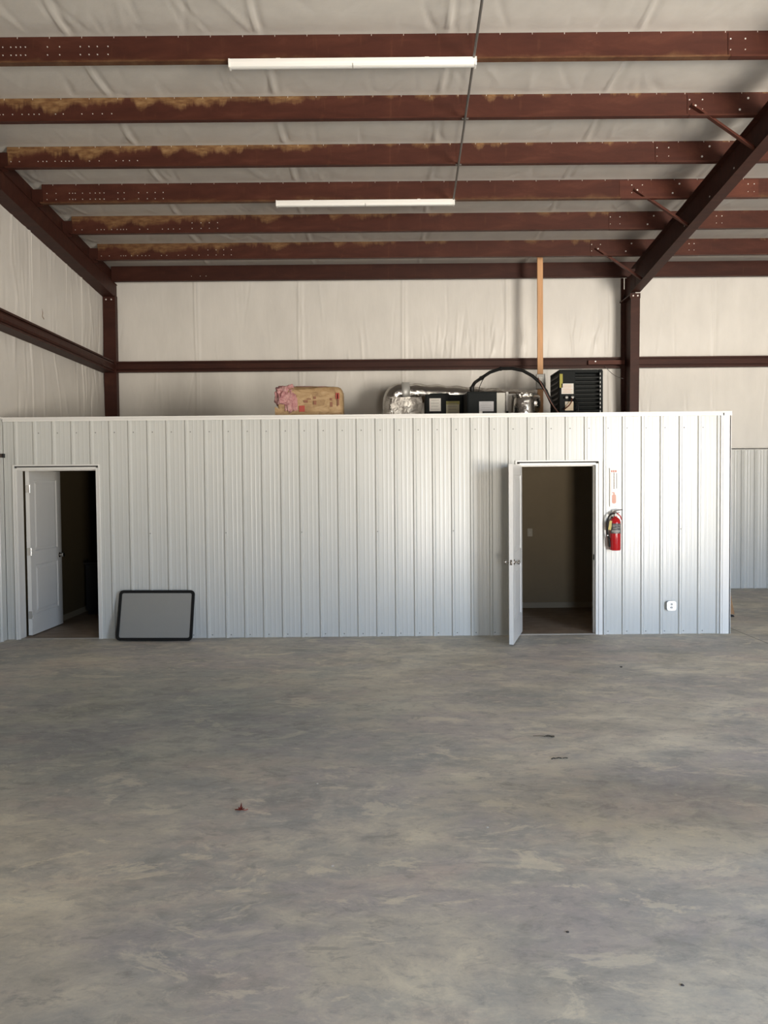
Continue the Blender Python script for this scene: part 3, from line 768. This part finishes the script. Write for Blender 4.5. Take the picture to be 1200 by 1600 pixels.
def lump(bm, c, r, seed, sub=4, amp=.25, fr=3):
    from mathutils import noise as ns
    res = bmesh.ops.create_icosphere(bm, subdivisions=sub, radius=1)
    for v in res['verts']:
        n_ = ns.fractal(v.co*fr+Vector((seed, seed*2, 0)), .8, 2, 4)
        q = Vector([abs(v.co[i])**.6*(1 if v.co[i] > 0 else -1) for i in range(3)])
        q *= 1+amp*n_
        v.co = Vector((c[0]+q.x*r[0], c[1]+q.y*r[1], c[2]+q.z*r[2]))
b = B(); lump(b, (-.32, -.02, .33), (.13, .25, .135), 1, 5, .22); lump(b, (-.245, -.21, .25), (.08, .05, .13), 4, 4, .25); lump(b, (-.06, .03, .415), (.30, .16, .055), 8, 4, .2)
obj('pink_batt', b, PINK, t, smooth=True)
b = B()
for q in ([(-.44, .02), (-.16, .02), (-.15, .10), (-.2, .14), (-.27, .10), (-.40, .17), (-.445, .19)],):
    prism(b, q, 'y', -.262, -.255)
fl_ = obj('torn_flap', b, KRAFT, t)
INK = newmat('red print', (.34, .05, .035), .6); INKB = newmat('brown print', (.22, .09, .05), .6)
for (x, z, w, h, m_) in ((.335, .32, .045, .075, INK), (-.11, .165, .07, .075, INK), (.05, .30, .03, .03, INKB), (.052, .24, .035, .05, INKB), (.255, .28, .028, .03, INKB), (.257, .215, .03, .06, INKB), (.335, .27, .012, .15, INKB), (.345, .24, .014, .07, INKB), (-.06, .255, .05, .03, INKB), (-.02, .285, .05, .012, INKB)):
    b = B(); box(b, x-w/2, x+w/2, -.2525, -.236, z-h/2, z+h/2); obj('printed_mark', b, m_, t)

# foil covered duct: riser, elbow and long run
def foil_tube(bm, pts, r, seg=20, wob=.03):
    tube(bm, pts, r, seg)
    for v in bm.verts:
        v.co += Vector((math.sin(v.co.z*60+v.co.y*31), math.sin(v.co.x*47), math.sin(v.co.x*53+v.co.y*40)))*wob*.12
t = thing('foil_duct', 'foil-wrapped air duct with a bent elbow lying on the deck', 'duct', (.10, 12.4, ZD))
b = B(); pts = [(.03, 0, 0), (.03, 0, .25), (.04, 0, .45)]
el = bez((.045, 0, .42), (.045, 0, .70), (.12, .01, .70), (.30, .02, .70), 8)
foil_tube(b, [(.06, 0, 0), (.055, 0, .2)]+el, .155, 22); obj('elbow', b, FOIL, t, smooth=True)
b = B(); foil_tube(b, [(.22+x, .02+x*.28, .70-x*.025) for x in np.linspace(0, 2.25, 24)], [.150-.012*math.sin(i*1.9) for i in range(24)], 22); obj('long_run', b, FOIL, t, smooth=True)
b = B(); lathe(b, [(.163, .20), (.165, .24), (.163, .33)], (0, .02, .70), 'x', 24); obj('tape_band', b, mottled('aluminium tape', (.6, .6, .58), .5, .04, 5, metal=.5), t, smooth=True)
b = B(); lump(b, (.02, 0, .09), (.20, .17, .06), 21, 4, .2, 4); obj('collar', b, FOIL, t, smooth=True)
t = thing('foil_plenum', 'square foil-covered box standing in front of the duct elbow', 'duct', (.345, 11.83, ZD))
b = B(); box(b, -.235, .235, -.25, .25, 0, .53)
bmesh.ops.subdivide_edges(b, edges=b.edges[:], cuts=6, use_grid_fill=True)
for v in b.verts: v.co += Vector((math.sin(v.co.z*23+v.co.y*9), math.sin(v.co.x*27+v.co.z*14), math.sin(v.co.x*31)*.5))*.010
obj('box', b, FOIL2, t, smooth='auto', bevel=.01)
b = B(); tube(b, [(-.21+.02*math.sin(i), -.262, .03+.08*i) for i in range(7)], .012, 6); obj('tape_seam', b, FOIL, t, smooth=True)
b = B(); foil_tube(b, [(x, 0, .13+.02*math.sin(x*6)) for x in np.linspace(-1.0, .05, 14)], .128, 18)
tag(obj('flexible_duct', b, mottled('grey duct jacket', (.40, .385, .36), .45, .08, 6), None, (-.0, 12.05, ZD), smooth=True), 'low grey flexible duct behind the bag and left of the foil elbow', 'duct')

# air handler: two dark cabinets with labels, on a board
def labelpart(t, x, z, w, h, y, mat=None, lines=5, lm=None):
    b = B(); box(b, x-w/2, x+w/2, y-.003, y, z-h/2, z+h/2); l_ = obj('label', b, mat or LABEL, t)
    lm = lm or newmat('small print', (.28, .27, .26), .7)
    b = B()
    for i in range(lines):
        zz = z+h*.36-i*h*.72/max(1, lines-1); ww = w*(.40 if i % 2 else .34)
        box(b, x-ww, x+ww*(.8 if i % 3 else 1), y-.0042, y-.003, zz-h*.015, zz+h*.015)
    obj('printed_lines', b, lm, l_)
t = thing('air_handler', 'long dark grey air handler with two pale labels, beside the foil box', 'air conditioner', (.955, 11.2, ZD))
b = B(); box(b, -.33, .34, 0, .5, .05, .515); obj('cabinet', b, DARK, t, bevel=.008)
b = B(); box(b, -.335, -.27, -.004, .1, .05, .515); obj('corner_post', b, DARK, t, bevel=.006)
b = B(); prism(b, [(-.30, .515), (-.26, .54), (-.02, .54), (.02, .515)], 'y', .02, .3); obj('top_cover', b, DARK, t)
labelpart(t, -.20, .37, .165, .185, -.004, lines=4)
labelpart(t, .055, .30, .19, .24, -.001, mottled('yellowed label', (.50, .47, .34), .6, .05, 20), lines=5)
b = B(); box(b, -.04, .155, -.0045, -.0015, .375, .42); obj('label_header', b, newmat('olive print', (.32, .30, .10), .6), t)
b = B(); box(b, .24, .33, -.012, .0, .1, .45); obj('access_panel', b, DARK, t, bevel=.004)
t = thing('control_cabinet', 'dark square cabinet with one label where the black hose ends', 'air conditioner', (1.36, 10.62, ZD))
b = B(); box(b, -.205, .205, 0, .5, 0, .485); obj('cabinet', b, DARK, t, bevel=.01)
b = B(); box(b, -.19, .19, -.008, 0, .06, .46); obj('front_panel', b, DARK, t, bevel=.004)
labelpart(t, .06, .28, .20, .135, -.008, mottled('grey label', (.42, .42, .44), .55, .05, 20), lines=4)
b = B(); box(b, -.04, .005, -.011, -.008, .12, .213); obj('label_tail', b, LABEL, t)
b = B(); box(b, .02, .155, -.014, -.008, .13, .205); obj('dark_window', b, BLACK, t)
b = B(); lathe(b, [(.028, .48), (.028, .52), (.034, .53), (.034, .57), (.022, .58)], (-.115, .2, 0), 'z', 16); obj('fitting', b, BLACK, t, smooth='auto')
b = B(); box(b, -.35, .40, -.06, .56, 0, .05)
tag(obj('board', b, PLY, None, (.955, 11.2, ZD), bevel=.003), 'light wooden board under the dark air handler', 'board')
# pale metal housing right of the control cabinet
t = thing('metal_housing', 'tall off-white sheet metal housing beside the control cabinet', 'housing', (1.79, 11.3, ZD))
b = B(); box(b, -.13, .0, 0, .45, 0, .55); obj('left_panel', b, mottled('off white sheet', (.52, .51, .46), .4, .03, 5), t, bevel=.006)
b = B(); box(b, .01, .045, .0, .04, 0, .56); obj('post', b, WHITE, t, bevel=.003)
b = B(); box(b, .05, .17, .05, .45, 0, .54); obj('right_panel', b, mottled('off white sheet shade', (.48, .46, .42), .4, .03, 5), t, bevel=.006)
for z in (.20, .26):
    b = B(); lathe(b, [(.018, -.02), (.018, -.005), (.012, 0)], (.025, 0, z), 'y', 10); obj('latch', b, DARK, t)
t = thing('foil_boot', 'upright crumpled foil duct boot between the housing and the wooden post', 'duct', (2.02, 11.1, ZD))
b = B(); tube(b, [(0, 0, 0), (0, 0, .1), (0, 0, .3), (.005, 0, .42), (.01, 0, .49)], [.155, .16, .150, .14, .10], 24)
for v in b.verts: v.co += Vector((math.sin(v.co.z*25+v.co.y*31), math.sin(v.co.x*27+v.co.z*19), 0))*.006
obj('sleeve', b, FOIL, t, smooth=True)
b = B(); lump(b, (0, 0, .48), (.13, .12, .03), 14, 4, .3, 5); obj('gathered_top', b, FOIL, t, smooth=True)
b = B(); foil_tube(b, [(x, 0, .0) for x in np.linspace(-.28, .30, 10)], .13, 18)
tag(obj('flexible_duct', b, FOIL, None, (2.12, 12.0, ZD+.46), smooth=True), 'short foil duct running behind the crumpled boot', 'duct')
# lumber post with boxes
t = thing('lumber_post', 'tall light pine board standing upright on the deck', 'post', (2.565, 12.6, ZD))
b = B(); box(b, -.045, .045, -.02, .02, 0, 5.665-ZD); obj('board', b, LUMBER, t, bevel=.003)
t = thing('disconnect_box', 'small grey electrical box fixed to the pine post', 'electrical box', (2.575, 12.575, 3.36))
b = B(); box(b, -.09, .045, -.07, 0, .01, .25); obj('enclosure', b, GREYP, t, bevel=.006)
b = B(); box(b, -.052, .008, -.077, -.069, .115, .205); obj('window', b, newmat('white plate', (.85, .84, .80), .3), t)
b = B(); box(b, .047, .056, -.09, -.05, 0, .26); obj('lid_edge', b, BOLT, t)
t = thing('junction_box', 'pale square junction box low beside the pine post', 'electrical box', (2.385, 12.2, 3.08))
b = B(); box(b, -.04, .05, -.05, .02, .04, .165); obj('box', b, mottled('pale grey box', (.42, .44, .42), .5, .03, 8), t, bevel=.004)
b = B(); box(b, -.05, .06, .0, .03, -.46, .038); obj('bracket', b, DARK, t)
b = B(); tube(b, [(-.13, 0, .10), (-.04, 0, .10)], .016, 10); obj('nipple', b, BOLT, t)
# black hose arc and thin wire
b = B(); P0 = [(1.25, 10.82, 3.19), (1.30, 10.95, 3.27), (1.43, 11.25, 3.375), (1.55, 11.2, 3.45), (1.70, 11.15, 3.495), (1.86, 11.1, 3.49), (2.00, 11.05, 3.45), (2.13, 11.02, 3.37), (2.24, 11.0, 3.27), (2.32, 11.0, 3.15), (2.38, 11.0, 3.02), (2.44, 11.0, 2.90), (2.50, 11.0, 2.78)]
tube(b, P0, .024, 12)
hs = tag(obj('hose', b, BLACK, smooth=True), 'black insulated hose arching from the control cabinet to the condenser', 'hose')
for i in (2, 4):
    b = B(); p = Vector(P0[i]); q = (Vector(P0[i+1])-p).normalized()*.015; tube(b, [p-q, p+q], .031, 10); obj('tie', b, BLACK, hs)
b = B(); tube(b, [(1.50, 11.2, 3.42), (1.44, 11.2, 3.33), (1.40, 11.2, 3.24), (1.385, 11.2, 3.15)], .006, 6)
tag(obj('wire', b, BLACK, smooth=True), 'thin dark wire dropping from the black hose to the cabinet', 'wire')
b = B(); tube(b, bez((2.20, 10.95, 3.33), (2.32, 10.95, 3.1), (2.38, 10.95, 2.95), (2.52, 10.95, 2.8), 10), .007, 6)
tag(obj('wire', b, newmat('brown cable', (.16, .07, .05), .5), smooth=True), 'thin brown cable following the black hose down to the condenser', 'wire')
# condenser unit with louvres
t = thing('condenser_unit', 'square black condenser unit with louvred front standing by the column', 'air conditioner', (2.875, 11.2, ZD))
LOUV = newmat('louvre enamel', (.022, .024, .024), .5)
W2 = .315; Hc = .865
b = B(); box(b, -W2, W2, .02, .62, 0, .03); box(b, -W2, W2, .02, .62, Hc-.05, Hc); box(b, -W2, -.085, 0, .62, 0, Hc-.02); box(b, W2-.055, W2, 0, .06, 0, Hc-.02); box(b, -.10, W2, .10, .62, .03, Hc-.05)
obj('cabinet', b, DARK, t, bevel=.006)
for i in range(12):
    z = .09+.06*i
    b = B(); prism(b, [(.0, z), (.006, z-.012), (.05, z+.016), (.044, z+.024)], 'x', -.085, W2-.055); obj('louvre', b, LOUV, t)
b = B()
for i in range(10):
    prism(b, [(-W2-.012, .05+.078*i), (-W2+.002, .06+.078*i), (-W2+.002, .09+.078*i)], 'y', .08, .58)
o = obj('side_louvres', b, BLACK, t)
b = B(); 
for i in range(13): box(b, W2-.045, W2-.035, -.004, 0, .06+.06*i, .09+.06*i)
obj('guard_rail', b, GREYP, t)
labelpart(t, -.20, .585, .175, .15, 0, lines=6, lm=newmat('orange print', (.55, .25, .12), .6))
b = B(); box(b, -W2+.002, -W2+.045, -.003, 0, .60, .80); obj('energy_label', b, newmat('yellow green label', (.30, .27, .03), .6), t)
b = B(); box(b, -.235, -.115, -.003, 0, .27, .40); wl = obj('wiring_label', b, newmat('tan label', (.70, .58, .42), .6), t)
b = B(); box(b, -.23, -.20, -.004, -.0032, .36, .395); obj('label_corner', b, LABEL, wl)
for x in (-.225, -.14):
    b = B(); lathe(b, [(.016, 0), (.016, -.035), (.022, -.04), (.022, -.055), (.012, -.06)], (x, 0, .455), 'y', 12); obj('service_valve', b, GREYP, t, smooth='auto')
b = B(); tube(b, bez((-.15, -.05, .45), (-.15, -.09, .36), (-.22, -.09, .31), (-.27, -.05, .28), 8), .009, 8); obj('copper_line', b, newmat('dark copper', (.12, .035, .02), .35, .6), t, smooth=True)
b = B(); tube(b, bez((-.13, -.02, .45), (-.05, -.09, .44), (-.05, -.09, .2), (-.10, -.03, .1), 8), .012, 8); obj('power_whip', b, BLACK, t, smooth=True)
# flex duct end to the right of condenser
b = B(); pts = [(3.16, 11.9, 3.02), (3.26, 11.9, 2.93), (3.40, 11.9, 2.80), (3.52, 11.9, 2.70)]
tube(b, pts, .07, 14)
tag(obj('flexible_duct', b, FOIL, smooth=True), 'short foil duct slanting down at the right of the condenser', 'duct')

# ------------------------------------------------------------------ things on the partition
# fire extinguisher
t = thing('fire_extinguisher', 'red fire extinguisher hung on the ribbed partition right of the open door', 'fire extinguisher', (2.757, YP-.085, 1.022))
R = .063
b = B(); lathe(b, [(.045, 0), (.058, .004), (R, .02), (R, .33), (.060, .352), (.050, .374), (.034, .39), (.022, .398), (.020, .412)], seg=36); obj('tank', b, RED, t, smooth='auto')
def band(z0, z1, a0, a1, r=R+.0008, seg=16):
    b = B(); A = [];
    for k in range(seg+1):
        a = a0+(a1-a0)*k/seg; A.append([b.verts.new((r*math.sin(a), -r*math.cos(a), z)) for z in (z0, z1)])
    for p, q in zip(A, A[1:]): b.faces.new((p[0], q[0], q[1], p[1]))
    bmesh.ops.solidify(b, geom=b.faces[:], thickness=-.0006)
    return b
lb = obj('label', band(.205, .325, -1.3, 1.3), mottled('grey printed label', (.16, .15, .145), .35, .35, 60), t, smooth='auto')
obj('label_strip', band(.222, .245, -1.0, .75, R+.0016), LABEL, lb, smooth='auto')
for k, (z, a0, a1) in enumerate(((.30, -.8, -.15), (.285, -.8, -.3), (.30, .25, .75), (.272, .2, .6), (.262, -.7, -.1), (.212, -.6, .4))):
    obj('label_text', band(z, z+.008, a0, a1, R+.0016, 6), LABEL, lb)
b = B(); lathe(b, [(.020, .408), (.022, .412), (.022, .43), (.016, .436), (.016, .455), (.012, .462)], seg=18); vb = obj('valve_body', b, CHROME, t, smooth='auto')
b = B(); lathe(b, [(.016, -.03), (.018, -.026), (.018, -.016)], (.0, 0, .425), 'y', 16); obj('pressure_gauge', b, LABEL, t, smooth='auto')
b = B(); tube(b, [(-.035, 0, .452), (.0, -.002, .470), (.04, -.004, .482), (.085, -.004, .487)], [.007, .010, .009, .006], 8)
for v in b.verts: v.co.y *= 1.6
obj('upper_lever', b, newmat('grey lever', (.24, .22, .21), .35, .5), t, smooth=True)
b = B(); tube(b, [(-.02, 0, .445), (.025, 0, .44), (.06, 0, .41), (.075, 0, .365)], [.009, .010, .008, .006], 8); obj('carry_handle', b, RED, t, smooth=True)
b = B(); tube(b, [(-.01, -.02, .448), (.03, -.025, .452), (.048, -.025, .454)], .004, 6); obj('safety_pin', b, BLACK, t, smooth=True)
b = B(); hp = bez((-.015, -.01, .438), (-.09, -.01, .45), (-.105, -.01, .36), (-.098, -.01, .25), 12)+bez((-.098, -.01, .25), (-.095, -.01, .2), (-.085, -.01, .17), (-.075, -.01, .14), 5)[1:]
tube(b, hp, .010, 10); obj('hose', b, BLACK, t, smooth=True)
b = B(); tube(b, [(-.078, -.01, .15), (-.07, -.01, .08), (-.066, -.01, .045)], [.009, .013, .016], 12); obj('nozzle', b, BLACK, t, smooth='auto')
b = B(); lathe(b, [(.013, 0), (.013, .012)], (-.094, -.01, .175), 'z', 12); obj('hose_clip', b, CHROME, t)
b = B(); box(b, -.075, -.042, -.035, -.033, .245, .355); 
bmesh.ops.rotate(b, verts=b.verts[:], cent=(-.05, 0, .36), matrix=Matrix.Rotation(.18, 3, 'Y')); obj('inspection_tag', b, newmat('yellow tag', (.45, .36, .07), .5), t)
b = B(); box(b, -.03, .03, .062, .084, .30, .40); box(b, -.012, .012, .0, .084, .395, .405); obj('wall_bracket', b, CHROME, t)
# sign above it
t = thing('sign', 'narrow white extinguisher sign with red and black print above the extinguisher', 'sign', (2.757, YP-.0195, 1.545))
SIGNW = newmat('white sign vinyl', (.80, .76, .68), .4)
b = B(); box(b, -.045, .045, 0, .016, 0, .46); obj('panel', b, SIGNW, t, bevel=.002)
RINK = newmat('faded red ink', (.52, .16, .12), .6); KINK = newmat('black ink', (.12, .10, .09), .6)
b = B()
for i in range(11): box(b, -.004, .012, -.001, .001, .405-i*.018-.011, .405-i*.018)
obj('vertical_lettering', b, KINK, t)
b = B(); box(b, .034, .041, -.001, .001, .215, .40); obj('black_bar', b, KINK, t)
b = B()
for i in range(16): box(b, -.038, -.032, -.001, .001, .40-i*.017-.010, .40-i*.017)
obj('side_lettering', b, RINK, t)
b = B(); 
for i in range(3): box(b, -.032+.024*i, -.014+.024*i, -.001, .001, .412, .435)
obj('red_heading', b, RINK, t)
b = B(); prism(b, rrect(.05, .11, .02), 'y', -.001, .001); bmesh.ops.translate(b, verts=b.verts[:], vec=(.004, 0, .09)); box(b, -.004, .012, -.001, .001, .145, .17); box(b, -.02, .0, -.001, .001, .16, .172); obj('red_symbol', b, newmat('pale red ink', (.66, .36, .28), .6), t)
b = B(); box(b, -.05, .05, -.004, .012, .455, .462); obj('top_clip', b, GREYP, t)
# outlet box
t = thing('electrical_outlet', 'small square steel outlet box low on the right part of the partition', 'outlet', (3.445, YP-.003, .345))
b = B(); box(b, -.052, .052, -.042, .002, -.052, .052); obj('box', b, newmat('galvanised box', (.40, .40, .39), .4, .5), t, bevel=.004)
b = B(); c8 = []
for k in range(16):
    a = 2*PI*k/16+PI/16; q = .30; c8.append((.058*abs(math.cos(a))**.5*(1 if math.cos(a) > 0 else -1), .060*abs(math.sin(a))**.5*(1 if math.sin(a) > 0 else -1)))
prism(b, c8, 'y', -.048, -.042); obj('cover_plate', b, newmat('bright cover', (.80, .80, .78), .3, .4), t, bevel=.002)
for z in (-.02, .02):
    b = B(); lathe(b, [(.0165, -.051), (.0165, -.048)], (0, 0, z), 'y', 16); rc = obj('receptacle', b, LABEL, t)
    b = B(); box(b, -.008, -.005, -.052, -.051, z-.004, z+.006); box(b, .005, .008, -.052, -.051, z-.004, z+.006); obj('slots', b, BLACK, rc)
# dark bracket on the left wall
t = thing('bracket', 'small dark metal bracket on the left wall at the picture edge', 'bracket', (-4.546, 9.05, 2.215))
b = B(); box(b, 0, .018, -.14, .16, -.022, .022); obj('bar', b, newmat('brown black steel', (.05, .03, .025), .5), t, bevel=.002)
b = B(); box(b, .018, .024, .10, .16, -.024, .024); obj('end_stop', b, BLACK, t)

# whiteboard leaning against the partition
t = thing('whiteboard', 'grey framed board with black rounded border leaning on the partition', 'board', (-2.735, 9.055, .007))
lean = math.atan2(.155, .57)
Wb, Hb = .905, .60
b = B(); oo = rrect(Wb, Hb, .05); ii = rrect(Wb-.07, Hb-.07, .022)
vo = [[b.verts.new((p[0], y, p[1]+Hb/2)) for p in oo] for y in (-.014, .006)]; vi = [[b.verts.new((p[0], y, p[1]+Hb/2)) for p in ii] for y in (-.014, .006)]
n_ = len(oo)
for k in range(n_):
    j = (k+1) % n_
    b.faces.new((vo[0][k], vo[0][j], vi[0][j], vi[0][k])); b.faces.new((vo[1][k], vo[1][j], vi[1][j], vi[1][k]))
    b.faces.new((vo[0][k], vo[0][j], vo[1][j], vo[1][k])); b.faces.new((vi[0][k], vi[0][j], vi[1][j], vi[1][k]))
bmesh.ops.recalc_face_normals(b, faces=b.faces[:])
fr = obj('frame', b, BLACK, t, bevel=.003); fr.rotation_euler = (-lean, .008, 0)
b = B(); prism(b, rrect(Wb-.069, Hb-.069, .022), 'y', -.006, .004)
for v in b.verts: v.co.z += Hb/2
pn = obj('writing_surface', b, mottled('dull grey surface', (.27, .265, .245), .5, .04, 2), t); pn.rotation_euler = (-lean, .008, 0)

# brown board past the partition corner
t = thing('wooden_wedge', 'brown wooden board leaning just behind the right end of the partition', 'board', (4.73, 10.55, 0))
b = B(); prism(b, [(-.30, .01), (.085, .01), (.03, .40), (-.30, .40)], 'y', -.012, .012)
o = obj('panel', b, BRNB, t, bevel=.003); o.rotation_euler = (-.12, 0, 0)
b = B(); prism(b, [(-.10, 0), (.02, 0), (.0, .025), (-.10, .045)], 'y', -.16, -.06); obj('foot', b, DARKC, t, bevel=.004)

# ------------------------------------------------------------------ litter on the floor
t = thing('dry_leaf', 'curled dark red dry leaf lying on the concrete left of centre', 'leaf', (-.813, 4.23, .004))
LEAFM = mottled('dry red leaf', (.26, .035, .018), .6, .35, 60)
b = B()
lobes = [(-2.9, .032, .004), (-2.1, .028, .010), (.15, .022, .008), (.9, .018, .012), (1.45, .020, .034), (2.3, .022, .010)]
for a, Ln, lift in lobes:
    d = Vector((math.cos(a), math.sin(a)*.7, 0)); s = Vector((-d.y, d.x, 0)); pr = None
    for i in range(7):
        u = i/6; w = .010*math.sin(PI*min(1, u*.85+.12))*(1-u*.4); z = .002+lift*u**1.4
        p = d*Ln*u; ring = [b.verts.new((p.x+s.x*w, p.y+s.y*w, z+.006*u)), b.verts.new((p.x, p.y, z)), b.verts.new((p.x-s.x*w, p.y-s.y*w, z+.005))]
        if pr:
            for k in range(2): b.faces.new((pr[k], pr[k+1], ring[k+1], ring[k]))
        pr = ring
bmesh.ops.solidify(b, geom=b.faces[:], thickness=.001); obj('blade', b, LEAFM, t)
b = B(); tube(b, [(0, 0, .004), (.012, .003, .004), (.028, .0, .003), (.04, .004, .007)], .0022, 6); obj('stem', b, LEAFM, t)
TW = newmat('dark twig', (.055, .045, .03), .8)
t = thing('twig', 'dark forked twig on the floor in front of the open door', 'twig', (1.131, 5.45, .004))
b = B(); tube(b, [(-.075, .02, 0), (-.03, .008, .004), (.03, .0, .003), (.06, -.004, .002)], [.0015, .002, .003, .003], 6); tube(b, [(.0, .0, .003), (.03, .012, .006), (.05, .006, .004)], .003, 6); obj('stick', b, TW, t)
b = B(); lump(b, (.06, -.002, .003), (.014, .009, .005), 3, 2, .3); obj('bud', b, TW, t)
t = thing('twig', 'short broken dark twig on the floor, nearer than the forked one', 'twig', (1.136, 5.01, .003))
b = B()
tube(b, [(-.05, -.008, 0), (-.035, -.002, .004), (-.022, .0, .001)], .0045, 6); tube(b, [(-.018, .002, .001), (.0, .004, .004), (.02, .003, .001)], .004, 6); tube(b, [(.026, .004, .001), (.045, .006, .003), (.06, .005, .001)], .003, 6)
obj('stick', b, TW, t)
t = None
PEB = newmat('dark crumb', (.06, .05, .045), .8); PEW = newmat('pale crumb', (.60, .55, .48), .8)
for (x, y, s, m_, lab) in ((.724, 3.04, .006, PEB, 'tiny dark crumb on the near floor right of centre'), (1.055, 2.705, .006, PEB, 'tiny dark crumb on the near floor at the right, nearest of all'),
                           (2.33, 7.55, .012, PEB, 'small dark chip on the floor below the outlet'), (-.42, 4.62, .006, PEW, 'tiny pale chip on the floor right of the red leaf'),
                           (.53, 4.0, .006, PEW, 'tiny pale chip on the floor right of centre'), (-.26, 3.6, .006, PEW, 'tiny pale chip on the floor just nearer than the red leaf')):
    b = B(); lump(b, (0, 0, s*.4), (s, s*.8, s*.4), x*10, 2, .3)
    tag(obj('concrete_chip', b, m_, None, (x, y, 0)), lab, 'chip')
# nick in the insulation of the left wall, modelled as a raised brown curl
b = B(); tube(b, [(XL+.05, 10.90, 4.36), (XL+.055, 10.92, 4.30), (XL+.052, 10.91, 4.25), (XL+.05, 10.97, 4.22)], .008, 6)
tag(obj('insulation_nick', b, mottled('brown nick', (.26, .20, .15), .7, .05, 8)), 'small brown nick stuck on the left wall insulation', 'nick')
